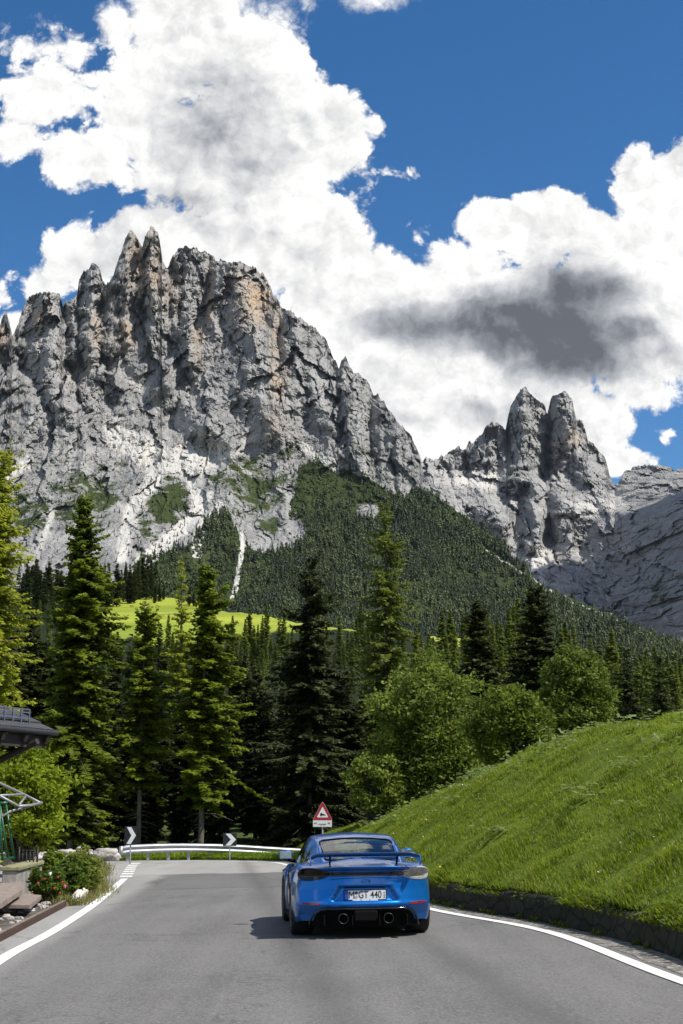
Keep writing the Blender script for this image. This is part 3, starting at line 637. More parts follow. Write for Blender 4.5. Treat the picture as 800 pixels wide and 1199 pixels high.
# painted edge lines
LEFT_LINE = spline([(-2.3, -6), (-2.72, 4), (-3.14, 10)] + [tuple(hit(u, v)[:2]) for u, v in ((0, 1125), (60, 1092), (105, 1063), (128, 1045), (146, 1029))], 160)
L3 = ribbon(LEFT_LINE, -.085, .085, 3, .009)
obj('line_marking', mesh_data('left_edge_line', L3, grid_faces(*L3.shape[:2]), None, None, [M_PAINT]), kind='structure')
dash = spline([tuple(hit(u, v)[:2]) for u, v in ((147.5, 1027), (152, 1019), (156, 1013), (164, 1009))], 60); mb = MB()
for k in range(7):
    seg = dash[k * 8:k * 8 + 5]; q = ribbon(seg, -.16, .16, 2, .005); mb.add(q, grid_faces(*q.shape[:2])[:, ::-1])
obj('line_marking', mb.data('dashed_edge_line', M_PAINT), kind='structure')
L3 = ribbon(RIGHT_LINE, -.085, .085, 3, .009)
obj('line_marking', mesh_data('right_edge_line', L3, grid_faces(*L3.shape[:2]), None, None, [M_PAINT]), kind='structure')
# gritty verge between the right line and the wall
m_ = (WALL[:, 1] > -20) & (WALL[:, 1] < 40); vg = ribbon(WALL[m_], -.40 + .06 * fbm(WALL[m_, 1] * .9, 0, 3.3, 4), .05, 4, .004)
obj('verge', mesh_data('verge', vg, grid_faces(*vg.shape[:2]), None, None, [M_GRAVEL]), kind='structure')

# ------------------------------------------------------------------ grass bank on the right
arc = np.concatenate([[0], np.cumsum(np.linalg.norm(np.diff(WALL[:, :2], axis=0), axis=1))])
DD = np.concatenate([np.linspace(.16, 7.5, 50), np.linspace(7.9, 26, 40)])
def bank_h(d, y):
    """height of the bank at distance d behind the wall foot, at depth y along the road"""
    run = np.interp(y, [-30, 10, 20, 28, 36, 44, 50, 56, 66], [5.6, 5.6, 5.4, 5.0, 4.6, 4.0, 3.2, 2.6, 2.0])
    hgt = np.interp(y, [-30, 14, 20, 24, 28, 32, 36, 40, 44, 50, 58, 66], [2.9, 2.9, 2.9, 2.92, 3.04, 3.07, 2.6, 2.33, 1.81, 1.27, .87, .6])
    t = d / run
    return .30 + hgt * np.where(t < 1, np.sin(np.clip(t, 0, 1) * math.pi / 2) * .55 + .45 * np.clip(t, 0, 1), 1 + 0 * t)
def bank(i, d):
    """point of the bank behind wall station i (fractional) at distance d"""
    k = np.clip(np.asarray(i, float), 0, len(WALL) - 1.001); a = k.astype(int); f = (k - a)[..., None]
    p = WALL[a] * (1 - f) + WALL[a + 1] * f; n = nw[a] * (1 - f) + nw[a + 1] * f
    x = p[..., 0] + n[..., 0] * d; y = p[..., 1] + n[..., 1] * d
    z = G(p[..., 0], p[..., 1]) + bank_h(d, p[..., 1]) + (.16 * fbm(x / 2.2, y / 2.2, 1.1, 4) + .07 * fbm(x / .6, y / .6, 6.1, 3)) * sstep(0, 1.2, d)
    return np.stack([x, y, z], -1)
I_, D_ = np.meshgrid(np.arange(len(WALL)), DD, indexing='ij')
BK = bank(I_, D_)
obj('hillside', mesh_data('bank', BK, grid_faces(*BK.shape[:2])[:, ::-1], None, None, [M_TURF]), kind='structure')
# the low stone wall at its foot
def stone(g):
    o = g.pos(); w = g.vmath('ADD', o, g.vmath('SCALE', g.noise(o, 4, 4, .6, out=1), .12))
    v = g.voronoi(g.mapping(w, (2.6, 2.6, 4.2)), 1, out='Color'); s = g.new('ShaderNodeSeparateColor'); g.l.new(v, s.inputs[0])
    e = g.voronoi(g.mapping(w, (2.6, 2.6, 4.2)), 1, 'DISTANCE_TO_EDGE'); n = g.noise(o, 9, 7, .7)
    c = g.mix(s.outputs[0], (.032, .028, .024), (.055, .049, .042)); c = g.mix(g.map(n, .42, .6), c, (.035, .042, .018)); c = g.mix(g.map(e, .01, .05, .6, 0), c, (.03, .027, .023))
    return bsdf(g, c, .95, 0, g.bump(g.math('ADD', g.map(e, 0, .12), g.math('MULTIPLY', n, .6)), .9, .05), .15)
M_STONE = material('mossy_stone', stone)
prof = [(0, -.05), (.015, .10), (.03, .24), (.06, .33), (.12, .355), (.22, .33)]
Wv = np.stack([np.stack([WALL[:, 0] + nw[:, 0] * (a + .03 * fbm(arc * 1.3, z * 5, 2.2, 4)), WALL[:, 1] + nw[:, 1] * (a + .03 * fbm(arc * 1.3, z * 5, 2.2, 4)), G(WALL[:, 0], WALL[:, 1]) + z * (1 + .22 * fbm(arc * .5, 0, 8.2, 4))], -1) for a, z in prof], 1)
o = obj('retaining_wall', mesh_data('retaining_wall', Wv, grid_faces(*Wv.shape[:2])[:, ::-1], None, None, [M_STONE]))
o['label'] = 'long low dark mossy stone wall at the foot of the grass bank'; o['category'] = 'wall'

def grass_mat(name, a, b, straw=(.30, .26, .10), transl=.35):
    def fn(g):
        o = g.pos(); n = g.noise(o, .55, 5, .65); n2 = g.noise(o, 3.0, 3, .6)
        f = g.math('ADD', g.math('MULTIPLY', g.attr('tint'), .55), g.math('ADD', g.math('MULTIPLY', g.math('SUBTRACT', n, .5), 1.3), g.math('MULTIPLY', g.math('SUBTRACT', n2, .5), .7)), clamp=True)
        c = g.mix(f, a, b); c = g.mix(g.map(g.attr('tint'), .93, .97), c, straw)
        p = bsdf(g, c, .55, 0, None, .3); tr = g.new('ShaderNodeBsdfTranslucent'); g.l.new(g.mix(1, c, (1.3, 1.25, .8), 'MULTIPLY'), tr.inputs[0])
        m = g.new('ShaderNodeMixShader'); m.inputs[0].default_value = transl; g.l.new(p, m.inputs[1]); g.l.new(tr.outputs[0], m.inputs[2]); return m.outputs[0]
    return material(name, fn)
M_GRASS = grass_mat('bank_grass', (.11, .165, .010), (.29, .37, .024), transl=.48)
def blades(P, Hh, lean, seed, width=.012):
    """grass blades: two-segment leaves rooted at P, height Hh, bent along lean"""
    r = np.random.default_rng(seed); n = len(P); az = r.uniform(0, 6.283, n); sx, sy = np.cos(az), np.sin(az)
    w = (width * r.uniform(.7, 1.5, n))[:, None]; side = np.stack([sx, sy, 0 * sx], 1) * w
    ld = np.stack([-sy, sx, 0 * sx], 1) * (Hh * r.uniform(.15, .8, n))[:, None] + np.asarray(lean) * Hh[:, None]
    mid = P + ld * .38 + np.stack([0 * sx, 0 * sx, Hh * .62], 1); tip = P + ld + np.stack([0 * sx, 0 * sx, Hh * r.uniform(.75, 1.0, n)], 1)
    V = np.stack([P - side, P + side, mid - side * .75, mid + side * .75, tip], 1).reshape(-1, 3); b = np.arange(n)[:, None] * 5
    return V, b + np.array([[0, 1, 3, 2]]), b + np.array([[2, 3, 4]]), np.repeat(r.random(n), 5)
r_ = np.random.default_rng(21)
st_y = WALL[:, 1]; n_ = 720000
i_ = np.interp(r_.random(n_) ** 1.25, [0, 1], [np.argmax(st_y > 6), np.argmax(st_y > 63)]); d_ = .12 + 8.0 * r_.random(n_) ** 1.1
Pb = bank(i_, d_); dist = Pb[:, 1]
dens = .45 + .9 * fbm(Pb[:, 0] / 1.3, Pb[:, 1] / 1.3, 5.5, 4)
keep = r_.random(n_) < np.clip(dens + .35, .25, 1); Pb = Pb[keep]; dist = dist[keep]; d_ = d_[keep]
Hh = r_.uniform(.04, .125, len(Pb)) * (1 + .9 * np.clip(fbm(Pb[:, 0] / 1.1, Pb[:, 1] / 1.1, 9.1, 3), -.5, 1)) * (1 + .35 * sstep(3.5, 5.5, d_))
V, Q, T, A = blades(Pb - (0, 0, .02), Hh, (-.22, -.05, -.1), 4, .0048)
V = V.reshape(-1, 3)
obj('grass', mesh_data('bank_grass', V, Q, T, dict(tint=A), [M_GRASS], True), kind='stuff')
kk = r_.integers(np.argmax(st_y > 6), np.argmax(st_y > 60), 16000); kd = r_.uniform(.02, .30, len(kk)); Pw = bank(kk, kd) - (0, 0, .05); thick = np.clip(.5 + 1.4 * fbm(Pw[:, 1] / .8, 0, 7.7, 4), .1, 1.5)
V, Q, T, A = blades(Pw, r_.uniform(.08, .30, len(kk)) * thick, (-.75, -.1, -.55), 14, .008)
obj('grass', mesh_data('overhanging_grass', V, Q, T, dict(tint=A), [M_GRASS], True), kind='stuff')
kk = r_.integers(np.argmax(st_y > 6), np.argmax(st_y > 40), 5000); cl_ = fbm(WALL[kk, 1] / .7, 0, 3.9, 4) > .12; kk = kk[cl_]; kd = r_.uniform(-.07, .02, len(kk))
Pw = np.stack([WALL[kk, 0] + nw[kk, 0] * kd, WALL[kk, 1] + nw[kk, 1] * kd, G(WALL[kk, 0], WALL[kk, 1])], 1); V, Q, T, A = blades(Pw, r_.uniform(.03, .10, len(kk)), (0, 0, 0), 15, .007)
obj('grass', mesh_data('wall_foot_weeds', V, Q, T, dict(tint=A), [M_GRASS], True), kind='stuff')
# small wild flowers in the bank
kk = r_.uniform(np.argmax(st_y > 8), np.argmax(st_y > 48), 1500); kd = r_.uniform(.1, 6.5, len(kk)); pf_ = bank(kk, kd); k_ = fbm(pf_[:, 0] / 1.6, pf_[:, 1] / 1.6, 40.4, 3) > .08; pf_ = pf_[k_] + np.stack([0 * kd[k_], 0 * kd[k_], r_.uniform(.10, .24, k_.sum())], 1)
s_ = r_.uniform(.010, .022, len(pf_))[:, None]; a_ = r_.normal(0, 1, (len(pf_), 3)); a_[:, 2] *= .3; a_ /= np.linalg.norm(a_, axis=1)[:, None]; b_ = np.cross(a_, (.5, .4, .75)); b_ /= np.linalg.norm(b_, axis=1)[:, None]
Vf = np.stack([pf_ - a_ * s_, pf_ + b_ * s_, pf_ + a_ * s_, pf_ - b_ * s_], 1).reshape(-1, 3)
obj('wild_flowers', mesh_data('wild_flowers', Vf, np.arange(len(Vf)).reshape(-1, 4), None, dict(tint=np.repeat(r_.random(len(pf_)), 4)), [material('petals', lambda g: bsdf(g, g.mix(g.map(g.attr('tint'), .55, .6), (.62, .48, .03), (.75, .74, .70)), .6))], False), kind='stuff')
# pale broad-leaved plants along the crest of the bank
M_BUTTERBUR = foliage_mat('pale_broad_leaves', (.10, .15, .03), (.30, .36, .14), .4, 1.2)
Cs = []; As = []
for k in range(330):
    i = r_.uniform(np.argmax(st_y > 12), np.argmax(st_y > 50)); y_ = np.interp(i, np.arange(len(st_y)), st_y); dd_ = np.interp(y_, [12, 28, 50], [5.0, 4.4, 3.4]) + r_.normal(0, .75) - 2.2 * (r_.random() < .22)
    if fbm(y_ / 3.0, dd_ / 1.5, 8.8, 3) < -.05: continue
    c = bank(np.array([i]), np.array([dd_]))[0]; m = int(r_.integers(12, 34)); hh_ = r_.uniform(.08, .30)
    p = c + np.stack([r_.normal(0, .22, m), r_.normal(0, .22, m), r_.uniform(.25, 1, m) * hh_], 1); a = r_.normal(0, 1, (m, 3)); a[:, 2] *= .25; a /= np.linalg.norm(a, axis=1)[:, None]
    b = np.cross(a, (0, 0, 1.)) + r_.normal(0, .3, (m, 3)); b /= np.linalg.norm(b, axis=1)[:, None]; s = (r_.uniform(.03, .085, m))[:, None]
    Cs.append(np.stack([p - a * s, p + b * s * .7, p + a * s, p - b * s * .7], 1)); As.append(np.clip(r_.normal(.5, .3, m), 0, 1))
Cs = np.concatenate(Cs).reshape(-1, 3)
obj('undergrowth', mesh_data('crest_plants', Cs, np.arange(len(Cs)).reshape(-1, 4), None, dict(tint=np.repeat(np.concatenate(As), 4)), [M_BUTTERBUR], False), kind='stuff')
# verge grass under the guard rail, a brighter yellow green
M_GRASS_BRIGHT = grass_mat('bright_verge_grass', (.10, .17, .012), (.38, .50, .04))
u_ = r_.uniform(100, 356, 60000); far_ = np.stack([np.interp(u_, [-60, 60, 130, 170, 220, 280, 335, 352, 380], [p[k] for p in farl] + [farl[-1][k]]) for k in (0, 1)], 1)
off = -.3 + r_.uniform(.0, 1, len(u_)) ** 1.8 * 5.5; Pv = np.stack([far_[:, 0], far_[:, 1] + off, G(far_[:, 0], far_[:, 1] + off) - .05], 1)
V, Q, T, A = blades(Pv, r_.uniform(.12, .36, len(Pv)) * np.clip(.85 + off, .7, 1.1), (0, 0, 0), 9, .016)
obj('grass', mesh_data('verge_grass', V, Q, T, dict(tint=A * .92), [M_GRASS_BRIGHT], True), kind='stuff')

# ------------------------------------------------------------------ hill with the meadow behind the wood
HILL_SKY = [(-200,690),(-80,690),(60,692),(105,705),(140,700),(165,694),(190,698),(215,703),(260,716),(300,719),(340,728),(420,738),(520,746),(560,751),(600,757),(650,768),(700,785),(760,800),(900,820),(1000,830)]
def Yhill(U, V): return np.interp(V, [680, 700, 740, 760, 800, 850, 900, 956, 985, 1000], [820, 700, 450, 350, 240, 155, 112, 84, 70, 62])
def meadow(g):
    o = g.pos(); n = g.noise(o, .012, 6, .65); s = g.noise(o, .15, 6, .7); t = g.noise(g.mapping(o, (.02, .09, .09)), 1, 5, .6)
    c = g.mix(g.map(n, .35, .65), (.15, .205, .022), (.33, .36, .045)); c = g.mix(g.map(s, .55, .75), c, (.10, .14, .02)); c = g.mix(g.map(t, .58, .72), c, (.42, .36, .10)); c = g.mix(g.map(g.math('ADD', g.attr('wood'), g.math('MULTIPLY', g.math('SUBTRACT', s, .5), .8)), .4, .6), c, g.mix(s, (.008, .012, .004), (.022, .028, .009)))  # ground under the woods coloured near black in place of tree shade
    return bsdf(g, c, .95, 0, g.bump(s, .6, .6), .1)
M_MEADOW = material('alpine_meadow', meadow)
UH, VH, PH, fullh, mh = relief(-200, 1000, 240, 90, HILL_SKY, lambda u, top: 0 * u + 1000, Yhill, lambda U, V, P, t: 6 * fbm(P[..., 0] / 60, P[..., 2] / 12, 3.3, 4) * np.clip(P[..., 1] / 400, .05, 1), .8, .05)
edge_ = np.interp(UH, [-200, 60, 108, 117, 122, 200, 260, 300, 345, 360, 500, 520, 600, 640, 1000], [660, 660, 665, 690, 742, 752, 742, 738, 740, 735, 740, 757, 760, 740, 740])
woody = sstep(-4, 10, VH - edge_ + 8 * fbm(UH / 30, VH / 30, 2.2, 3))
fullh[:mh, :, 2] = np.maximum(fullh[:mh, :, 2], -2)
obj('hill', mesh_data('hill', fullh, grid_faces(*fullh.shape[:2]), None, dict(wood=np.concatenate([np.zeros((mh, woody.shape[1])), woody])), [M_MEADOW]), kind='structure')
def hill_at(u, v):
    """point of the hill seen at (u, v) (the hill's own surface)"""
    col = int(np.clip((u + 200) / 1200 * 239, 0, 239)); k = int(np.argmin(np.abs(VH[:, col] - v))); return PH[k, col]

# ================================================================== TREES
def conifer(name, H, Rr, seed, mat, bark, start=.08, step=.30, nb=6, droop=.25, card=.34, wide=.075, power=.8, asym=0., dens=1., bare=True, gap=.12, hang=.5):
    """trunk and crown meshes of a conifer: whorls of boughs, each carrying sprays of needles"""
    r = np.random.default_rng(seed)
    mb = MB(); zz = np.linspace(0, H * .98, 14); bx = .05 * H * .12 * np.cumsum(r.normal(0, .25, 14)) * .3; by = .02 * np.cumsum(r.normal(0, .3, 14)) * .3
    r0 = .0075 * H + .02; rad = r0 * (1 - zz / H) ** .85 + .012
    rad[0] *= 1.35
    tr = np.stack([bx, by, zz], 1); mb.tube(tr, rad, 9)
    cx = lambda z: np.array([np.interp(z, zz, bx), np.interp(z, zz, by)])
    C = []; TT = []; z = H * start
    shape = lambda h: ((1 - h) ** power) * min(1, .55 + 2.2 * max(0, h - start) )
    lumps = r.uniform(.72, 1.2, 40)
    while z < H * .985:
        h = z / H; Lb = Rr * shape(h) * lumps[int(h * 39)]
        for k in range(max(3, int(nb * (1 if h < .8 else .8)))):
            if r.random() < gap: continue
            a = r.uniform(0, 6.283); L = Lb * r.uniform(.62, 1.15) * (1 + asym * math.cos(a)) * (1 + .75 * float(perlin(math.cos(a) * 1.3 + seed, math.sin(a) * 1.3, z * 1.1))) + .06
            if L < .05: continue
            el = .75 * max(0, h - .72) / .28 + (.05 - .40 * (1 - h)) * 1.0 + r.normal(0, .16)
            n = max(3, int(L / .085 * dens)); s = (np.arange(n) + r.random(n)) / n; s = np.clip(s, .06, 1)
            zc = L * (math.tan(el) * s - droop * s ** 2 + droop * .85 * s ** 3.2)
            x = s * L
            d = np.array([math.cos(a), math.sin(a)]); q = np.array([-d[1], d[0]]); c0 = cx(z)
            zj = z + r.uniform(-.6, .6) * step; base = np.stack([c0[0] + d[0] * x, c0[1] + d[1] * x, zj + zc], 1)
            if L > .7 and k % 2 == 0:
                t_ = np.linspace(0, .9, 5); mb.tube(np.stack([c0[0] + d[0] * L * t_, c0[1] + d[1] * L * t_, zj + L * (math.tan(el) * t_ - droop * t_ ** 2 + droop * .85 * t_ ** 3.2)], 1), .028 * (1 - t_ * .8) * (L / 1.5) ** .5, 4, False)
            for side in (-1, 1, 0):
                m = n; sd = np.full(m, side, float) if side else r.choice([-.35, .35], m)
                lt = (card * (.45 + .75 * (1 - s)) * r.uniform(.6, 1.25, m)) * (1 if side else .8) * min(1.15, .4 + .6 * L)
                fw = r.uniform(.35, .8, m); up = r.normal(.0, .16, m) - (hang * .35 if side else hang)
                dir3 = np.stack([d[0] * fw + q[0] * sd * .9, d[1] * fw + q[1] * sd * .9, up], 1); dir3 /= np.linalg.norm(dir3, axis=1)[:, None]
                nrm = np.cross(dir3, np.stack([r.normal(0, .5, m), r.normal(0, .5, m), np.ones(m)], 1)); nrm /= np.linalg.norm(nrm, axis=1)[:, None] + 1e-6
                w = (wide * r.uniform(.6, 1.3, m))[:, None]
                p0 = base + r.normal(0, .02, (m, 3)); p1 = p0 + dir3 * lt[:, None]; pm = p0 * .45 + p1 * .55 - np.array([0, 0, .02])
                C.append(np.stack([p0, pm + nrm * w, p1, pm - nrm * w], 1)); TT.append(np.clip(.25 + .5 * s + r.normal(0, .16, m), 0, 1))
        z += step * r.uniform(.7, 1.3) * (1 - .55 * h)
    C = np.concatenate(C); V = C.reshape(-1, 3); A = np.repeat(np.concatenate(TT), 4)
    if bare:     # dead twigs below the crown
        for k in range(26):
            zb = r.uniform(.06, max(.12, start + .1)) * H; a = r.uniform(0, 6.28); L = r.uniform(.4, 1.1) * Rr * .6; c0 = cx(zb)
            mb.tube([(c0[0], c0[1], zb), (c0[0] + L * .5 * math.cos(a), c0[1] + L * .5 * math.sin(a), zb - .05 * L), (c0[0] + L * math.cos(a), c0[1] + L * math.sin(a), zb - .25 * L)], [.016, .011, .005], 4, False)
    crown = mesh_data(name + '_crown', V, np.arange(len(V)).reshape(-1, 4), None, dict(tint=A), [mat], False)
    return mb.data(name + '_trunk', bark, True), crown
def plant_tree(name, meshes, p, label, cat='tree', rz=0., scale=1., group=None):
    t = thing(name, label, cat, p, rz, group); t.scale = scale if hasattr(scale, '__len__') else (scale,) * 3
    obj('trunk', meshes[0], t); obj('crown', meshes[1], t); return t

def base_for(u, Y, z): return at(u, 956, Y) * (1, 1, 0) + (0, 0, z)
def height_for(u, v, Y, z): return float(at(u, v, Y)[2] - z)
def near_tree(name, label, u, vtop, Y, z, half_px, seed, mat, bark=None, rz=0, cat='tree', **k):
    H = height_for(u, vtop, Y, z); ms = conifer(name, H, 1.2 * half_px / FPX * Y, seed, mat, bark or M_BARK, **k)
    p = base_for(u, Y, z); return plant_tree(name, ms, tuple(p), label, cat, rz), ms
T1, _ = near_tree('larch_tree', 'tall bright yellow-green larch at the left edge, above the house roof', -16, 520, 46, -.2, 46, 1, M_LARCH, start=.06, step=.24, nb=8, droop=.2, card=.30, wide=.06, power=.5, gap=.1, dens=1.1, hang=.8)
T2, SP_A = near_tree('spruce_tree', 'tallest spruce left of the road, between the yellow larch and the chevron signs', 84, 580, 57, -.4, 60, 2, M_SPRUCE, start=.10, step=.25, nb=9, power=.66, asym=.12, card=.38, wide=.09)
T3, SP_B = near_tree('spruce_tree', 'short spruce with a bare pale trunk behind the first chevron sign', 163, 703, 58, -.4, 43, 3, M_SPRUCE, start=.30, step=.27, nb=8, power=.6, asym=.34, card=.36, wide=.09, gap=.18)
T4, SP_C = near_tree('spruce_tree', 'bushy spruce with sunlit right side behind the second chevron sign', 236, 660, 57, -.4, 48, 4, M_SPRUCE, start=.22, step=.25, nb=9, power=.64, asym=.3, card=.38, wide=.09, gap=.12)
T5, LA_A = near_tree('larch_tree', 'slim light green larch rising behind the bushy sunlit spruce', 207, 654, 74, .4, 26, 5, M_LARCH, start=.3, step=.35, nb=6, droop=.2, card=.3, wide=.06, power=.6)
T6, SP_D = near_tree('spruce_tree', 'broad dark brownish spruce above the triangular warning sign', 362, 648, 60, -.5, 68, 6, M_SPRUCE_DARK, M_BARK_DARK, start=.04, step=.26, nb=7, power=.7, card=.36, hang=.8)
T7, LA_B = near_tree('larch_tree', 'tall slender larch with thin top standing behind the green bushes, centre right', 454, 584, 64, -.2, 56, 7, foliage_mat('dull_larch_needles', (.045, .065, .010), (.22, .255, .032), .42), M_BARK_DARK, start=.22, step=.34, nb=6, droop=.3, card=.34, wide=.06, power=.62, gap=.2, hang=.8)
T8, SP_E = near_tree('spruce_tree', 'small dark pointed spruce right of the slender larch', 564, 702, 78, 1.6, 48, 8, M_SPRUCE_DARK, M_BARK_DARK, start=.05, step=.28, nb=9, power=.7, card=.42, wide=.10)
T9, SP_F = near_tree('spruce_tree', 'dark ragged spruce above the round bush on the bank', 634, 686, 80, 1.8, 58, 9, M_SPRUCE_DARK, M_BARK_DARK, start=.05, step=.28, nb=8, power=.62, gap=.18, card=.42, wide=.10)
# wood behind the rail, its shade put into darker needle colour
r_ = np.random.default_rng(33)
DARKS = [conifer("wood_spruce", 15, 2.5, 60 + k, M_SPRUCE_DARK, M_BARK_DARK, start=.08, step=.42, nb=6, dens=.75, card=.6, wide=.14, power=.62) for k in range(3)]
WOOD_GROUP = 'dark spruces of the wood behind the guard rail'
def ground_z(x, y): return float(G(x, y) + 6.0 * sstep(56, 120, np.float64(y)) - .2)
first = {}
def wood(u, Y, vtop, k, group, label, meshes, name='spruce_tree', z=None):
    p = base_for(u, Y, ground_z(at(u, 956, Y)[0], Y) if z is None else z); H = height_for(u, vtop, Y, p[2]); s = H / 15
    key = (group, k)
    if key not in first: first[key] = plant_tree(name, meshes[k], tuple(p), label, 'tree', r_.uniform(0, 6.28), s, group)
    else: duplicate(first[key], tuple(p), r_.uniform(0, 6.28), (s * r_.uniform(.85, 1.2),) * 2 + (s,))
top_line = lambda u: np.interp(u, [-120, 30, 60, 110, 150, 190, 240, 280, 330, 400, 480, 520], [700, 712, 735, 752, 757, 757, 757, 762, 772, 772, 772, 785])
n = 0
for row, (Y0, Y1, cnt) in enumerate(((62, 69, 30), (71, 84, 32), (86, 112, 28))):
    for j in range(cnt):
        u = -110 + 620 * (j + r_.uniform(.15, .85)) / cnt; Y = r_.uniform(Y0, Y1)
        wood(u, Y, top_line(u) + abs(r_.normal(0, 38)) + (18 if row == 0 else 0), int(r_.integers(3)), WOOD_GROUP, 'dark shaded spruce in the close-grown wood behind the guard rail', DARKS)
# sunlit young spruces on the rise to the right
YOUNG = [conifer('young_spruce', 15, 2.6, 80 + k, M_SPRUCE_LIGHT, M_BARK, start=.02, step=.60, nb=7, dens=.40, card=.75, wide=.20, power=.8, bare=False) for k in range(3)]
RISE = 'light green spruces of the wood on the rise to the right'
for j in range(88):
    u = r_.uniform(505, 850); gz_ = np.interp(u, [480, 560, 600, 650, 700, 760, 900], [775, 772, 776, 790, 803, 818, 835]); v = gz_ + 95 * r_.random() ** 1.2
    p = hill_at(u, v)
    s = r_.uniform(.6, 1.0) * np.clip(p[1] / 300, .3, 1.1)
    key = (RISE, j % 3)
    if key not in first: first[key] = plant_tree('spruce_tree', YOUNG[j % 3], tuple(p - (0, 0, .3)), 'light green spruce in the thick wood on the rise beyond the bank', 'tree', r_.uniform(0, 6), s, RISE)
    else: duplicate(first[key], tuple(p - (0, 0, .3)), r_.uniform(0, 6), (s * r_.uniform(.9, 1.25),) * 2 + (s,))
# dark wood along the top of the meadow
MEAD = 'dark spruces along the upper edge of the meadow'
for j in range(44):
    u = np.interp(r_.random(), [0, .8, 1], [28, 188, 262]); vb = np.interp(u, [28, 60, 105, 140, 165, 190, 262], [698, 700, 708, 704, 698, 701, 716]); p = hill_at(u, vb + r_.uniform(0, 8 if u < 190 else 2)); s = r_.uniform(.95, 1.45) * (1 if u < 182 else .5)
    key = (MEAD, j % 3)
    if key not in first: first[key] = plant_tree('spruce_tree', DARKS[j % 3], tuple(p - (0, 0, .4)), 'distant dark spruce in the strip of wood above the sunny meadow', 'tree', r_.uniform(0, 6), s, MEAD)
    else: duplicate(first[key], tuple(p - (0, 0, .4)), r_.uniform(0, 6), (s * 1.15,) * 2 + (s,))
# bushes dotted over the meadow's lower edge
LOW = 'small spruces at the lower edge of the meadow'
for j in range(56):
    u = r_.uniform(110, 600); v = np.interp(u, [110, 200, 280, 340, 420, 560], [764, 770, 756, 752, 756, 770]) + r_.uniform(-3, 60) * r_.random() ** .7; p = hill_at(u, v); s = r_.uniform(.35, .8) * np.clip(p[1] / 350, .4, 1.2)
    key = (LOW, j % 3)
    if key not in first: first[key] = plant_tree('spruce_tree', YOUNG[j % 3], tuple(p - (0, 0, .3)), 'small distant spruce at the lower edge of the sunny meadow', 'tree', r_.uniform(0, 6), s, LOW)
    else: duplicate(first[key], tuple(p - (0, 0, .3)), r_.uniform(0, 6), s)

# the rest of the small far trees round the meadow and on the rise, past counting
fp = []; fh = []; ft = []
for j in range(420):
    if j < 210: u = r_.uniform(30, 610); v = np.interp(u, [30, 108, 116, 200, 280, 340, 420, 560], [712, 735, 764, 772, 760, 756, 758, 772]) + 6 + r_.uniform(0, 55); h = r_.uniform(4, 10); tt = r_.uniform(.2, .9)
    elif j < 290: u = r_.uniform(20, 190); v = np.interp(u, [60, 105, 140, 165, 190], [694, 706, 702, 696, 700]) + r_.uniform(0, 5 if u > 112 else 30); h = r_.uniform(12, 20); tt = r_.uniform(0, .25)
    else: u = r_.uniform(560, 860); v = np.interp(u, [480, 560, 600, 650, 700, 760, 900], [775, 772, 776, 790, 803, 818, 835]) + 30 * r_.random(); h = r_.uniform(7, 13); tt = r_.uniform(.7, 1)
    fp.append(hill_at(u, v)); fh.append(h * (1 if 210 <= j < 290 else min(1.2, fp[-1][1] / 300))); ft.append(tt)
M_FAR2 = foliage_mat('meadow_tree_needles', (.018, .032, .010), (.17, .21, .035), .3, .02)
MINI = []
for k in range(4):
    cm = conifer('woods', 12, 2.1, 300 + k, M_SPRUCE_LIGHT, M_BARK, start=.03, step=.8, nb=7, dens=.17, card=.85, wide=.17, power=.8, bare=False)[1]; co = np.zeros(len(cm.vertices) * 3, np.float32); cm.vertices.foreach_get('co', co); MINI.append(co.reshape(-1, 3) / 12)
Vs = []; As = []
for p, h, tt in zip(fp, fh, ft):
    V = MINI[int(r_.integers(4))]; a = r_.uniform(0, 6.28); c, s = math.cos(a), math.sin(a); w = h * r_.uniform(.8, 1.3)
    Vs.append(np.stack([(V[:, 0] * c - V[:, 1] * s) * w, (V[:, 0] * s + V[:, 1] * c) * w, V[:, 2] * h], 1) + p - (0, 0, .3)); As.append(np.clip(tt + r_.normal(0, .15, len(V)), 0, 1))
V = np.concatenate(Vs); A = np.concatenate(As); T = np.arange(len(V)).reshape(-1, 4)
obj('woods', mesh_data('meadow_woods', V, T, None, dict(tint=A), [M_FAR2], False), kind='stuff')

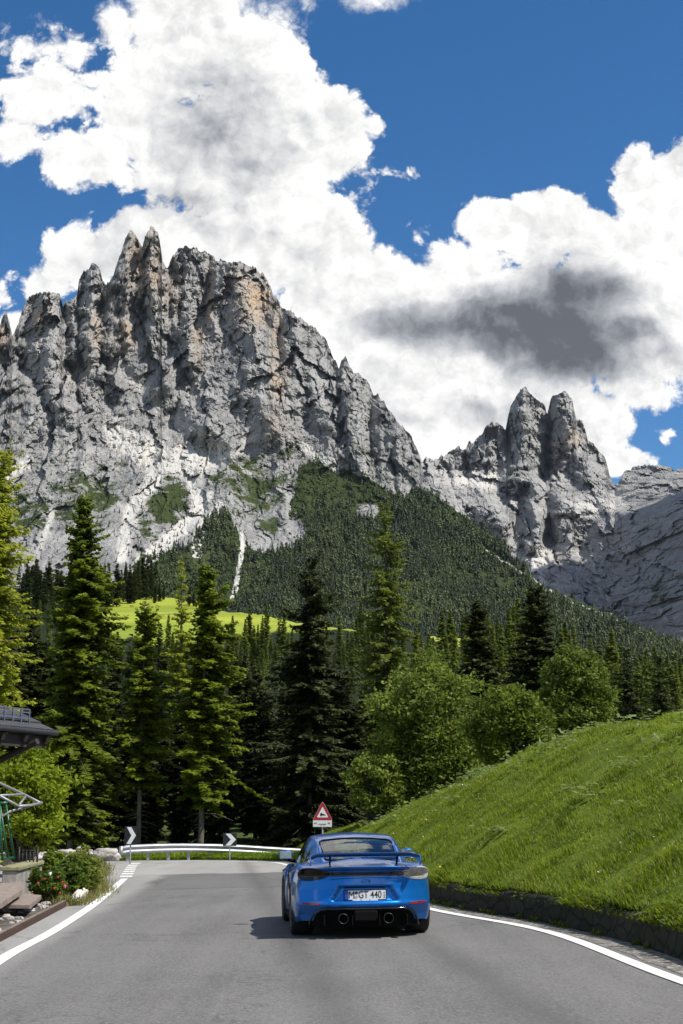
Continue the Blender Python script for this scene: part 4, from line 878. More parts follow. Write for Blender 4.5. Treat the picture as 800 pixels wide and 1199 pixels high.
# ------------------------------------------------------------------ broad-leaved bushes
def bush_mesh(name, rx, ry, H, seed, mat, bark, n_clumps=120, leaves=130, leaf=.085, stems=7, low=.05, top_pow=1.0):
    r = np.random.default_rng(seed); mb = MB(); cs = []
    while len(cs) < n_clumps:
        p = r.uniform(-1, 1, 3); q = np.linalg.norm(p)
        if q > 1 or q < .42 + .2 * r.random(): continue
        bump_ = 1 + .30 * fbm(p[0] * 1.6 + seed, p[1] * 1.6, p[2] * 1.6, 3)
        cs.append(np.array([p[0] * rx * bump_, p[1] * ry * bump_, H * (low + (1 - low) * (.5 + .5 * p[2]) * min(1.15, bump_))]))
    cs = np.array(cs)
    roots = [np.array([r.normal(0, rx * .16), r.normal(0, ry * .16), -.1]) for _ in range(stems)]
    for c in cs[::2]:
        b = roots[r.integers(stems)]; m = b * .35 + c * .65 * np.array([.75, .75, 1]); m[2] = c[2] * .6
        mb.tube([b, m, c], [.05 * (H / 5) ** .5 + .01, .03, .008], 5, False)
    C = []; A = []
    for c in cs:
        m = int(leaves * r.uniform(.6, 1.3)); sg = .13 * (rx + ry) * .5 * r.uniform(.7, 1.25)
        p = c + r.normal(0, 1, (m, 3)) * sg * (1, 1, .75)
        a = r.normal(0, 1, (m, 3)); a[:, 2] = a[:, 2] * .6 - .25; a /= np.linalg.norm(a, axis=1)[:, None]; b = np.cross(a, r.normal(0, 1, (m, 3))); b /= np.linalg.norm(b, axis=1)[:, None] + 1e-6
        s = (leaf * r.uniform(.6, 1.4, m))[:, None]
        C.append(np.stack([p - a * s, p + b * s * .48, p + a * s, p - b * s * .48], 1)); A.append(np.clip(r.normal(.45, .2) + r.normal(0, .2, m), 0, 1))
    C = np.concatenate(C).reshape(-1, 3)
    return mb.data(name + '_stem', bark, True), mesh_data(name + '_crown', C, np.arange(len(C)).reshape(-1, 4), None, dict(tint=np.repeat(np.concatenate(A), 4)), [mat], False)
def bush(name, label, u, vtop, vbase, Y, half_px, seed, mat, cat='bush', depth=.8, **k):
    p = at(u, vbase, Y); H = float(at(u, vtop, Y)[2] - p[2]); rx = half_px / FPX * Y; ms = bush_mesh(name, rx * .92, rx * depth, H, seed, mat, M_BARK_DARK, **k)
    t = thing(name, label, cat, tuple(p)); obj('stem', ms[0], t); obj('crown', ms[1], t); return t
M_WILLOW = foliage_mat('willow_leaves', (.080, .115, .014), (.36, .43, .075), .45)
M_ALDER = foliage_mat('alder_leaves', (.065, .095, .011), (.29, .37, .035), .42)
bush('willow_bush', 'big pale olive-green bush, largest on the bank, right of the warning sign', 497, 775, 952, 50, 66, 101, M_WILLOW, n_clumps=230, leaves=150, leaf=.075)
bush('willow_bush', 'lower left skirt of pale bush leaning over the bank end by the sign', 444, 880, 968, 49, 36, 102, M_WILLOW, n_clumps=100, leaves=130, leaf=.075)
bush('alder_bush', 'round brown-green bush on the bank crest in front of the ragged spruce', 600, 803, 905, 46, 52, 103, M_ALDER, n_clumps=170, leaves=140, leaf=.07)
bush('alder_bush', 'upright darker green bush right of the round one on the crest', 676, 768, 880, 56, 44, 104, M_WILLOW, n_clumps=150, leaves=140, leaf=.08)
bush('alder_bush', 'dark bush filling the gap between the two spruces above the crest', 545, 815, 920, 54, 46, 105, M_ALDER, n_clumps=120, leaves=130, leaf=.075)
bush('bright_tree', 'sunlit yellow-green leafy tree under the house roof at the left edge', 22, 872, 1004, 40, 56, 106, M_LEAF_BRIGHT, 'tree', n_clumps=170, leaves=130, leaf=.075)
for u, vt, Y, hp, sd, lb in ((742, 757, 92, 26, 31, 'dark round-topped spruce near the right edge, left of the last one'), (780, 765, 90, 24, 32, 'dark spruce at the right edge above the bank'), (714, 790, 88, 20, 33, 'low dark spruce beside the upright bush on the right')):
    near_tree('spruce_tree', lb, u, vt, Y, 3.0, hp, sd, M_SPRUCE_DARK, M_BARK_DARK, start=.03, step=.32, nb=6, power=.6)

# ================================================================== GUARD RAIL AND SIGNS IN THE BEND
M_STEEL = plain('galvanised_steel', (.40, .41, .43), .5, .7, .22, 5)
M_POST = plain('grey_post', (.36, .37, .38), .5, .5, .2, 5)
M_WHITE = plain('white_sheet', (.78, .78, .77), .5, 0, .06, 3)
M_SIGN_RED = plain('sign_red', (.42, .015, .025), .45, 0, .12, 4)
M_SIGN_BLACK = plain('sign_black', (.012, .013, .018), .5, 0, .2, 4)
gr = thing('guard_rail', 'galvanised steel guard rail along the outside of the bend', 'guard rail', tuple(at(240, 992, 51) * (1, 1, 0)))
RU = np.array([142, 150, 165, 185, 210, 235, 260, 285, 310, 332, 356, 372]); RV = np.array([996.5, 994.6, 993.8, 993, 992.6, 992.8, 993.4, 994.4, 996, 997.3, 998.6, 999.4])
ry_ = np.interp(RU, [142, 372], [52.8, 55.2])
RP = spline(at(RU, RV, ry_), 90); rn = normals2(RP)
loc0 = np.array(gr.location)
wprof = [(a_, z_ * .98) for a_, z_ in [(.00, .16), (.035, .145), (.08, .105), (.08, .06), (.02, .015), (.02, -.015), (.08, -.06), (.08, -.105), (.035, -.145), (.0, -.16)]]
Wb = np.stack([np.stack([RP[:, 0] + rn[:, 0] * a, RP[:, 1] + rn[:, 1] * a, RP[:, 2] + z], -1) for a, z in wprof], 1) - loc0
o = obj('beam', mesh_data('beam', Wb, grid_faces(*Wb.shape[:2]), None, None, [M_STEEL]), gr)
m_ = o.modifiers.new('sheet', 'SOLIDIFY'); m_.thickness = .006
for k in range(3, 90, 9):
    p = RP[k] - loc0 - (rn[k][0] * .07, rn[k][1] * .07, 0); gz_ = float(G(*RP[k][:2])) - .4 - loc0[2]
    MB().box((p[0], p[1], (gz_ + p[2] + .12) / 2), (.10, .05, p[2] + .12 - gz_)).build('post', M_POST, gr, bevel=.006)
p = RP[0] - loc0
mb = MB(); mb.tube([(p[0], p[1] - .02, p[2] - .17), (p[0], p[1] - .02, p[2] + .17)], .075, 10); mb.build('end_cap', M_STEEL, gr, True)

def chevron_sign(label, u0, u1, v0, v1, Y, both=True):
    a, b = at(u0, v1, Y), at(u1, v0, Y); w, h = b[0] - a[0], b[2] - a[2]; cx, cz = (a[0] + b[0]) / 2, (a[2] + b[2]) / 2
    gz_ = float(G(cx, Y)) - .2; t = thing('chevron_sign', label, 'road sign', (cx, Y, gz_), R(-6), 'black and white chevron boards in the bend'); del t['group']
    z = cz - gz_
    MB().box((0, 0, z), (w, .025, h)).build('board', M_SIGN_BLACK, t, bevel=.008)
    s = w / 2; mb = MB(); y0, y1 = -.022, -.0145; k = .46 * h
    mb.prism([(-.62 * s, k + z), (.10 * s, k + z), (.92 * s, z), (.10 * s, -k + z), (-.62 * s, -k + z), (.16 * s, z)], y0, y1); mb.T = mb.T[:0]
    n = 6; V = mb.V[0]
    mb = MB(); mb.add(V[:12], [(i, (i + 1) % n, n + (i + 1) % n, n + i) for i in range(n)] + [(0, 1, 2, 5), (5, 2, 3, 4), (6, 11, 8, 7), (11, 10, 9, 8)])
    mb.build('chevron', M_WHITE, t)
    MB().tube([(0, .035, -.3), (0, .035, z + h * .4)], .027, 10).build('post', M_POST, t, True)
chevron_sign('black board with white chevron, at the left end of the guard rail', 145.5, 160.5, 967.5, 989, 50.5)
chevron_sign('black board with white chevron, behind the middle of the guard rail', 261, 277.5, 975.5, 990.5, 52.5)

Ys = 53.5
t = thing('warning_sign', 'red-bordered white triangular warning sign with a plate below, on a grey post', 'road sign', tuple(at(377.7, 985, Ys) * (1, 1, 0) + (0, 0, float(G(-.7, Ys)))))
L0 = np.array(t.location); tp = at(377.9, 938.5, Ys) - L0; bl = at(366.5, 960, Ys) - L0; br = at(389.2, 960, Ys) - L0; pl = at(366.6, 960.6, Ys) - L0; pr = at(388.6, 968.2, Ys) - L0
def tri(s, y0, y1, r=.0):
    c = np.array([(tp[0] + bl[0] + br[0]) / 3, (tp[2] + bl[2] + br[2]) / 3]); P = [np.array([bl[0], bl[2]]), np.array([br[0], br[2]]), np.array([tp[0], tp[2]])]
    out = []
    for k in range(3):     # rounded corners
        a, b, d = P[k - 1], P[k], P[(k + 1) % 3]
        for f in (0, .5, 1):
            q0 = b + (a - b) * .09; q1 = b + (d - b) * .09; q = (1 - f) ** 2 * q0 + 2 * f * (1 - f) * b + f * f * q1; out.append(tuple(c + (q - c) * s))
    return MB().prism(out, y0, y1)
tri(1.06, -.012, .012).build('back_plate', M_POST, t)
tri(1.0, -.016, -.0125).build('red_border', M_SIGN_RED, t)
tri(.60, -.020, -.0165).build('white_field', M_WHITE, t)
cz = (tp[2] + 2 * bl[2]) / 3; cx = tp[0]
dz = [(-.115, .045), (-.075, .075), (-.07, .10), (-.055, .075), (-.02, .05), (.06, .03), (.10, .0), (.135, -.045), (.09, -.025), (.05, -.03), (.0, -.015), (-.04, -.05), (-.09, -.06), (-.05, -.03), (-.05, .01), (-.08, .04)]
bm = bmesh.new(); f = bm.faces.new([bm.verts.new((cx + a * .85 + .005, -.0225, cz + b * .85 - .035)) for a, b in dz]); bmesh.ops.triangulate(bm, faces=bm.faces[:])
me = bpy.data.meshes.new('symbol'); bm.to_mesh(me); bm.free(); me.materials.append(M_SIGN_BLACK); o = obj('symbol', me, t); o.modifiers.new('sheet', 'SOLIDIFY').thickness = .002
pc = (pl + pr) / 2; w, h = pr[0] - pl[0], pl[2] - pr[2]
MB().box((pc[0], -.004, pc[2]), (w, .016, h)).build('plate', M_WHITE, t, bevel=.006)
mb = MB(); y = -.0145
for sx in (-1, 1):
    q = pc[0] + sx * w * .36
    for a, b, d in ((-.03, .0, .025), (0., .012, .018), (.028, -.004, .03)): mb.box((q + a, y, pc[2] + .015 + b), (.018, .004, d + .02))
for k in range(9): mb.box((pc[0] - .12 + .03 * k, y, pc[2] - .028 + .022 * math.sin(k * 1.9)), (.026, .004, .03), (0, R(18 * (-1) ** k), 0))
mb.build('lettering', M_SIGN_BLACK, t)
MB().tube([(tp[0], .045, -.6), (tp[0], .045, tp[2] - .1)], .03, 10).build('post', M_POST, t, True)

# ------------------------------------------------------------------ pale boulders along the far edge of the forecourt
def rock_stone(g):
    o = g.pos(); n = g.noise(o, 3, 8, .7); m = g.noise(o, 1.2, 5, .6)
    c = g.mix(g.map(n, .35, .65), (.26, .24, .22), (.52, .49, .46)); c = g.mix(g.map(m, .56, .7), c, (.16, .16, .10))
    return bsdf(g, c, .9, 0, g.bump(n, .9, .08), .2)
M_BOULDER = material('pale_boulder', rock_stone)
def boulder(name, label, cat, u, v, Y, sx, sy, sz, seed, mat=M_BOULDER, rz=0):
    bm = bmesh.new(); bmesh.ops.create_icosphere(bm, subdivisions=4, radius=1)
    co = np.array([v_.co for v_ in bm.verts]); f = 1 + .35 * fbm(co[:, 0] * 1.2 + seed, co[:, 1] * 1.2, co[:, 2] * 1.2, 5, .55); co = np.sign(co) * np.abs(co) ** .8 * f[:, None]
    co *= (sx, sy, sz)
    for v_, c in zip(bm.verts, co): v_.co = c
    me = bpy.data.meshes.new(name); bm.to_mesh(me); bm.free(); me.materials.append(mat)
    for p_ in me.polygons: p_.use_smooth = True
    p = at(u, v, Y); o = obj(name, me, None, label=label, category=cat); o.location = p; o.rotation_euler = (0, 0, rz); return o
for i, (u, v, sx, sz, lb) in enumerate(((10, 1005, .42, .34, 'pinkish white boulder between the green legs of the swing'), (33, 1003, .55, .34, 'wide white boulder behind the iron railing'), (78, 1001, .34, .24, 'white boulder showing just above the shrubs, left of the marker post'), (98, 1001, .36, .30, 'tall white boulder behind the tallest shrub, nearest the marker post'), (124, 1001, .55, .26, 'long flat white boulder in the grass left of the guard rail'), (58, 1002, .25, .2, 'small white boulder between the iron railing and the shrubs'))):
    boulder('boulder', lb, 'boulder', u, v, 47.5 + i * .35, sx * .85, .35, sz * .78, i * 3.3)

# ------------------------------------------------------------------ planting bed
M_SHRUB = foliage_mat('shrub_leaves', (.08, .125, .014), (.34, .42, .05), .5, 2.5)
M_SHRUB2 = foliage_mat('rose_leaves', (.06, .10, .014), (.25, .33, .04), .45, 2.5)
M_HEATHER = foliage_mat('dry_shrub_leaves', (.11, .14, .02), (.34, .37, .08), .45, 2.5)
bush('garden_shrub', 'bright green garden shrub at the back of the bed, beside the wall end', 62, 994, 1037, 31.5, 15, 201, M_SHRUB, 'shrub', n_clumps=70, leaves=90, leaf=.04, stems=5)
bush('garden_shrub', 'large dusty green shrub with feathery top at the road side of the bed', 94, 996, 1048, 29.5, 24, 202, M_HEATHER, 'shrub', n_clumps=110, leaves=110, leaf=.04, stems=6)
bush('garden_shrub', 'dark green rounded shrub in the middle of the bed', 82, 1008, 1050, 28.6, 20, 203, M_SHRUB2, 'shrub', n_clumps=90, leaves=100, leaf=.04, stems=6)
rb = bush('rose_bush', 'low rose bush with pink, red and white blooms at the front of the bed', 58, 1018, 1052, 27.2, 23, 204, M_SHRUB2, 'shrub', n_clumps=80, leaves=90, leaf=.038, stems=6)
FL = {'pink': plain('pink_petals', (.75, .09, .30), .5), 'red': plain('red_petals', (.55, .05, .03), .5), 'white': plain('white_petals', (.8, .78, .70), .5)}
def bloom(parent, u, v, Y, col, r_=.045, name='bloom'):
    bm = bmesh.new()
    for k in range(3):
        m = 6 - k; rad = r_ * (1 - .28 * k)
        for j in range(m):
            a = 6.283 * j / m + k * .5; q = bmesh.ops.create_icosphere(bm, subdivisions=1, radius=rad * .62)['verts']
            bmesh.ops.scale(bm, vec=(1, .55, .85), verts=q); bmesh.ops.rotate(bm, cent=(0, 0, 0), matrix=Matrix.Rotation(a, 3, 'Z'), verts=q); bmesh.ops.translate(bm, vec=(rad * .55 * math.cos(a), rad * .55 * math.sin(a), .012 * k), verts=q)
    me = bpy.data.meshes.new(name); bm.to_mesh(me); bm.free(); me.materials.append(FL[col])
    o = obj(name, me, parent); p = at(u, v, Y) - np.array(parent.location); o.location = p; o.rotation_euler = (R(60), 0, random.uniform(-.5, .5)); return o
for u, v, c in ((76, 1038, 'pink'), (59, 1023, 'white'), (52, 1029, 'red'), (64, 1040, 'red'), (73, 1033, 'red'), (68, 1027, 'red'), (45, 1034, 'red'), (70, 1046, 'red')):
    bloom(rb, u, v, 26.55, c, .033 if c != 'red' else .022)
# dry grass round the foot of the bed
M_DRY = grass_mat('dry_grass', (.12, .13, .03), (.36, .33, .13))
bed = [hit(u, v)[:2] for u, v in ((40, 1050), (62, 1056), (84, 1061), (108, 1052), (124, 1046), (118, 1036), (122, 1020), (114, 1010))]
bedp = spline(bed, 300); n_ = 7000; kk = r_.integers(0, 300, n_); off = r_.normal(-.1, .16, n_)
bn = normals2(bedp); Pd = np.stack([bedp[kk, 0] + bn[kk, 0] * off, bedp[kk, 1] + bn[kk, 1] * off, G(bedp[kk, 0], bedp[kk, 1])], 1)
thick = fbm(Pd[:, 0] * 1.5, Pd[:, 1] * 1.5, 2.2, 3); k_ = thick > -.12
V, Q, T, A = blades(Pd[k_], r_.uniform(.05, .22, k_.sum()), (0, 0, 0), 31, .006)
obj('grass', mesh_data('bed_grass', V, Q, T, dict(tint=A), [M_DRY], True), kind='stuff')
bedsoil = [hit(u, v)[:2] for u, v in ((20, 1046), (44, 1052), (66, 1058), (84, 1061), (103, 1054), (114, 1046), (117, 1030), (117, 1012), (60, 1008), (20, 1012))]
def flat_poly(name, pts, mat, dz, kind='structure'):
    bm = bmesh.new(); f = bm.faces.new([bm.verts.new((x, y, float(G(x, y)) + dz)) for x, y in pts]); bmesh.ops.triangulate(bm, faces=bm.faces[:])
    if sum(f.normal.z for f in bm.faces) < 0: bmesh.ops.reverse_faces(bm, faces=bm.faces[:])
    me = bpy.data.meshes.new(name); bm.to_mesh(me); bm.free(); me.materials.append(mat); return obj(name, me, kind=kind)
flat_poly('soil', bedsoil, M_DIRT, .010)
DIRT = [(-120, 1150), (-60, 1126), (0, 1100), (40, 1080), (78, 1061), (60, 1053), (30, 1046), (0, 1040), (-60, 1036), (-160, 1060)]
flat_poly('dirt', [hit(u, v)[:2] for u, v in DIRT], M_DIRT, .006)
for i in range(34):       # loose stones in the dirt
    u = r_.uniform(-10, 62); v = np.interp(u, [-10, 62], [1056, 1052]) + r_.uniform(0, np.interp(u, [-10, 62], [44, 8])); s = r_.uniform(.03, .11)
    p = hit(u, v); o = boulder('loose_stone', 'pale loose stone in the dirt beside the rusty edging', 'stone', u, v, p[1], s, s * .8, s * .45, i * 1.7 + 50); o.location.z = float(G(p[0], p[1])) + s * .15; o['group'] = 'loose stones in the dirt'; o.rotation_euler = (0, 0, r_.uniform(0, 6))
M_RUST = plain('rusty_iron', (.055, .028, .018), .85, .2, .5, 7)
E0, E1 = hit(-70, 1141), hit(79, 1061); d = (E1 - E0); L = float(np.linalg.norm(d[:2])); rz = math.atan2(d[1], d[0])
ed = thing('kerb_edging', 'long rusty brown iron edging between the dirt patch and the asphalt', 'edging', tuple(E0), rz)
MB().box((L / 2, .02, .03), (L, .03, .11)).build('plate', M_RUST, ed, bevel=.004)
MB().box((L / 2, .055, .088), (L, .05, .012)).build('flange', plain('worn_rust', (.20, .16, .13), .7, .3, .3, 9), ed, bevel=.004)
M_SLAB = plain('brown_stone_slab', (.22, .175, .145), .85, 0, .35, 6, bump=.4)
M_CONC = plain('weathered_concrete', (.25, .235, .215), .9, 0, .4, 3, bump=.5)
M_KERB = plain('white_kerb_stone', (.55, .52, .47), .85, 0, .25, 6, bump=.5)
K0, K1 = hit(87, 1059), hit(103, 1047); d = K1 - K0; L = float(np.linalg.norm(d[:2]))
boulder('kerb_stone', 'whitewashed long kerb stone lying at the front of the planting bed', 'stone', 95, 1050, (K0[1] + K1[1]) / 2, L / 2, .10, .13, 77, M_KERB, math.atan2(d[1], d[0]))
# steps
def slab(name, label, uv, z, th, mat, cat='step'):
    pts = [at(u, v, (CAM[2] - z) * FPX / (v - 956) * 1.0) for u, v in uv]; c = np.mean(pts, 0)
    mb = MB(); mb.prism([(p[0] - c[0], p[1] - c[1]) for p in pts], -th, 0, 2); o = mb.build(name, mat, None, bevel=.015); o.location = (c[0], c[1], z); o['label'] = label; o['category'] = cat; return o
slab('stone_step', 'upper brown stone step at the left edge, in front of the concrete wall', ((-60, 1062), (2, 1051), (27, 1036), (27, 1028), (-60, 1030)), .30, .09, M_SLAB)
slab('stone_step', 'lower brown stone step jutting towards the road beside the rose bush', ((8, 1053), (36, 1053), (49, 1043), (30, 1041)), .14, .075, M_SLAB)
wA, wB = at(50, 1004, 31), at(21, 1014, 27.2); d = wB - wA; L = float(np.linalg.norm(d[:2])); rz = math.atan2(d[1], d[0])
w_ = thing('garden_wall', 'low grey concrete garden wall with mossy top, behind the steps', 'wall', (wA[0], wA[1], 0), rz)
MB().box((L / 2, -.14, .20), (L, .28, .62)).build('wall_body', M_CONC, w_, bevel=.02)
MB().box((L / 2, -.14, .55), (L + .06, .36, .08)).build('coping', plain('mossy_coping', (.22, .21, .11), .95, 0, .4, 5, bump=.5), w_, bevel=.02)
# iron railing on the wall's far side
M_IRON = plain('black_iron', (.02, .02, .022), .5, .6, .3, 8)
ra = thing('iron_railing', 'short black wrought iron railing on the garden wall', 'railing', tuple(at(33, 1010, 30) * (1, 1, 1)))
x0, x1 = [float(at(u, 1000, 30)[0] - ra.location.x) for u in (22.5, 44)]
for i, x in enumerate(np.linspace(x0, x1, 6)): MB().tube([(x, 0, -.30), (x, 0, .26 + .06 * (i % 5 == 0))], .014 if i % 5 else .024, 6).build('baluster' if i % 5 else 'post', M_IRON, ra, True)
MB().tube([(x0, 0, .2), ((x0 + x1) / 2, 0, .24), (x1, 0, .24)], .016, 6).build('top_rail', M_IRON, ra, True)
MB().tube([(x0, 0, -.02), (x1, 0, .0)], .012, 6).build('bottom_rail', M_IRON, ra, True)
for s in (0, 1):
    c = x0 + (x1 - x0) * (.55 + .25 * s); a = np.linspace(0, 6.28 * 1.3, 24); MB().tube(np.stack([c + .07 * np.cos(a) * (1 - a / 12), 0 * a, .1 + .07 * np.sin(a) * (1 - a / 12)], 1), .009, 5).build('scroll', M_IRON, ra, True)
mk = thing('marker_post', 'small pale marker post between the shrubs and the guard rail', 'post', tuple(hit(111.5, 1010)))
MB().box((0, 0, .14), (.10, .06, .34)).build('stake', M_WHITE, mk, bevel=.012); MB().box((0, 0, .325), (.104, .064, .03)).build('cap', M_SIGN_BLACK, mk, bevel=.006)

# ------------------------------------------------------------------ garden swing: bare canopy frame on green legs
M_GREY = plain('grey_lacquered_tube', (.24, .24, .24), .45, .3, .15, 6); M_GREEN = plain('green_lacquered_tube', (.008, .085, .042), .4, .1, .2, 6)
YS = 27.
sw = thing('garden_swing', 'bare grey canopy frame standing on green tubular legs left of the shrubs', 'swing', tuple(at(2, 1008, YS)))
S0 = np.array(sw.location)
pt = lambda u, v, dy=0.: tuple(at(u, v, YS + dy) - S0)
def bar(name, pts, r, mat): return MB().tube(pts, r, 8).build(name, mat, sw, True)
bar('frame_bar', [pt(-30, 905, 1.4), pt(2, 918, 1.4), pt(28, 930, 1.2), pt(48, 940.5, .9)], .026, M_GREY); bar('frame_bar', [pt(-30, 916), pt(0, 932), pt(22, 944)], .027, M_GREY)
bar('frame_bar', [pt(22, 944), pt(36, 943, .5), pt(49, 940, .9)], .028, M_GREY); bar('cross_bar', [pt(0, 931.5), pt(29, 930, 1.2)], .024, M_GREY); bar('cross_bar', [pt(23, 942), pt(31, 931.5, 1.2)], .02, M_GREY)
bar('support_arm', [pt(-8, 963), pt(12, 950), pt(34, 944.5, .5)], .024, M_GREY)
for a, b, dy in (((0, 940), (9, 1004), 0), ((7, 940), (17, 1006), .5), ((-3, 960), (-16, 1008), 0), ((-1, 940), (3, 1008), -.6)): bar('leg', [pt(*a, dy), pt(*b, dy)], .021, M_GREEN)
bar('leg_brace', [pt(-12, 1006), pt(16, 1004, .4)], .02, M_GREEN); bar('leg_top', [pt(-6, 940.5), pt(9, 940)], .03, M_GREEN)

# ------------------------------------------------------------------ house corner: roof overhang
M_WOOD = plain('dark_stained_wood', (.022, .017, .013), .8, 0, .35, 5, bump=.4); M_TILE = plain('grey_roof_tiles', (.045, .045, .048), .8, 0, .3, 5, bump=.5); M_PLASTER = plain('pale_plaster', (.55, .51, .44), .9, 0, .12, 2, bump=.3)
B0 = at(63, 857, 32); A0 = at(0, 851.5, 30.2); dv = (A0 - B0)[:2]; dv /= np.linalg.norm(dv); rz = math.atan2(dv[1], dv[0])
h_ = thing('house', 'corner of a house with dark overhanging roof and snow guard, left edge', 'house', tuple(B0), rz)
# local axes: +x runs along the eave towards the viewer, -y points to the house
LEN = 12.; SL = math.tan(R(24)); sgn = -1.
D_ = lambda y: -sgn * 0 + abs(y) * SL
mb = MB(); V = []
for x in (0, LEN):
    for y, z in ((0, 0), (-5, 5 * SL), (-10, 0), (-10, -.10), (-5, 5 * SL - .10), (0, -.10)): V.append((x, y, z))
mb.add(V, [(0, 6, 7, 1), (1, 7, 8, 2), (2, 8, 9, 3), (3, 9, 10, 4), (4, 10, 11, 5), (5, 11, 6, 0), (0, 1, 4, 5), (1, 2, 3, 4), (6, 11, 10, 7), (7, 10, 9, 8)])
rf = mb.build('roof', M_WOOD, h_)
mb = MB()
for k in range(int(LEN / .22)):
    for j in range(3): mb.box((.11 + k * .22, -.16 - j * .36, .035 + (.16 + j * .36) * SL + .012 * (j % 2)), (.205, .40, .03), (-R(24) + R(3), 0, 0))
mb.build('tile_course', M_TILE, rf)
mb = MB(); mb.tube([(-.05, .07, -.03), (LEN, .07, -.03)], .055, 8); mb.build('gutter', plain('grey_gutter', (.035, .036, .04), .6, .2, .2), rf, True)
for x in np.arange(.25, LEN, .8): MB().box((x, -.65, -.17 + .65 * SL), (.12, 1.5, .16), (-R(24), 0, 0)).build('rafter', M_WOOD, h_)
MB().box((LEN / 2 + .35, -.95, -.10), (LEN - .7, .22, .26)).build('purlin', M_WOOD, h_)
MB().box((LEN / 2 + .1, -.10, -.24), (LEN - .2, .05, .26)).build('fascia', M_WOOD, h_)
q = B0; st0 = np.array(h_.matrix_world.translation)
cosr, sinr = math.cos(-rz), math.sin(-rz)
def to_local(p): e = p - B0; return (e[0] * cosr - e[1] * sinr, e[0] * sinr + e[1] * cosr, e[2])
MB().tube([to_local(at(44, 868, 31.2)), to_local(at(-30, 905, 31.9))], .075, 6).build('strut', M_WOOD, h_)
sg = MB()
for z in (.14, .27, .34): sg.box((.55 + 3., -.28, z + .28 * SL), (6, .022, .026))
for x in np.arange(.55, 6.6, .3): sg.box((x, -.28, .2 + .28 * SL), (.03, .03, .30))
sg.build('snow_guard', plain('blue_grey_steel', (.13, .145, .19), .5, .4, .15), rf)
MB().box((LEN / 2 + 1.2, -5, -2.3), (LEN - 1.4, 7.4, 4.4)).build('wall', M_PLASTER, h_)

# ================================================================== SPORTS CAR
def car_paint(g):
    o = g.pos(); fl = g.noise(o, 900, 2, .6); big_ = g.noise(o, 1.3, 4, .6)
    c = g.mix(fl, (.001, .105, .40), (.002, .19, .64))
    lw = g.new('ShaderNodeLayerWeight'); lw.inputs[0].default_value = .35
    c = g.mix(g.math('MULTIPLY', lw.outputs['Facing'], .5), c, (.002, .035, .22))
    return bsdf(g, c, g.map(big_, .3, .7, .30, .38), .65, None, .25, .8, .02)
M_CAR = material('blue_car_paint', car_paint)
M_BLACKP = plain('black_plastic', (.0035, .0035, .004), .8, 0, .3, 9, .12)
M_GLOSSB = plain('gloss_black', (.006, .006, .007), .12, 0, .2, 3, coat=.6)
M_RUBBER = plain('tyre_rubber', (.012, .012, .012), .8, 0, .35, 12, bump=.15)
M_ALLOY = plain('dark_alloy', (.05, .05, .052), .4, .85, .15, 6)
M_CHROME = plain('bright_steel', (.55, .55, .56), .18, 1, .1, 6)
M_SEAT = plain('dark_seat_cloth', (.018, .018, .02), .8, 0, .3, 8)
def glass_fn(tint, refl=.9, rough=.01):
    def fn(g):
        tr = g.new('ShaderNodeBsdfTransparent'); tr.inputs[0].default_value = (*tint, 1)
        gl = g.new('ShaderNodeBsdfGlossy'); gl.inputs['Roughness'].default_value = rough; gl.inputs[0].default_value = (refl,) * 3 + (1,)
        f = g.new('ShaderNodeLayerWeight'); f.inputs[0].default_value = .5
        m = g.new('ShaderNodeMixShader'); g.l.new(g.math('MULTIPLY_ADD', g.math('POWER', f.outputs['Facing'], 4.0), .9, .05), m.inputs[0]); g.l.new(tr.outputs[0], m.inputs[1]); g.l.new(gl.outputs[0], m.inputs[2]); return m.outputs[0]
    return fn
M_GLASS = material('car_glass', glass_fn((.62, .66, .64)))
M_SMOKE = material('smoked_lens', glass_fn((.20, .10, .09)))
M_CLEARLENS = material('clear_lens', glass_fn((.85, .83, .82)))
M_RED = plain('red_reflector', (.20, .005, .008), .18, 0, .25, 20, coat=.6)
M_LAMP = plain('lamp_sky_reflection', (.55, .54, .53), .25, .15, .25, 18)  # pale colour stands in for sky mirrored in the right tail light

ci = lambda ys, vs, y: np.interp(y, ys, vs)
def smooth_interp(xs, vs, x):
    """monotone cubic through the stations"""
    xs, vs = np.asarray(xs, float), np.asarray(vs, float); h = np.diff(xs); d = np.diff(vs) / h; m = np.zeros(len(xs)); m[0], m[-1] = d[0], d[-1]
    for i in range(1, len(xs) - 1): m[i] = 0 if d[i - 1] * d[i] <= 0 else 2 * d[i - 1] * d[i] / (d[i - 1] + d[i])
    x = np.clip(np.asarray(x, float), xs[0], xs[-1]); i = np.clip(np.searchsorted(xs, x, side='right') - 1, 0, len(xs) - 2); t = (x - xs[i]) / h[i]
    return (2 * t**3 - 3 * t**2 + 1) * vs[i] + (t**3 - 2 * t**2 + t) * h[i] * m[i] + (-2 * t**3 + 3 * t**2) * vs[i + 1] + (t**3 - t**2) * h[i] * m[i + 1]
YR = -2.17
def warp_y(x, y, z):
    """plan and side curvature of the tail"""
    w = sstep(-1.25, -2.1, y)
    return y + w * (.30 * np.clip(np.abs(x) / .9, 0, 1.1) ** 2.6 + np.interp(z, [.15, .28, .37, .41, .46, .60, .70, .77, .83, .86, .9], [.16, .10, .03, .0, .012, .035, .045, .055, .0, -.03, -.03]))
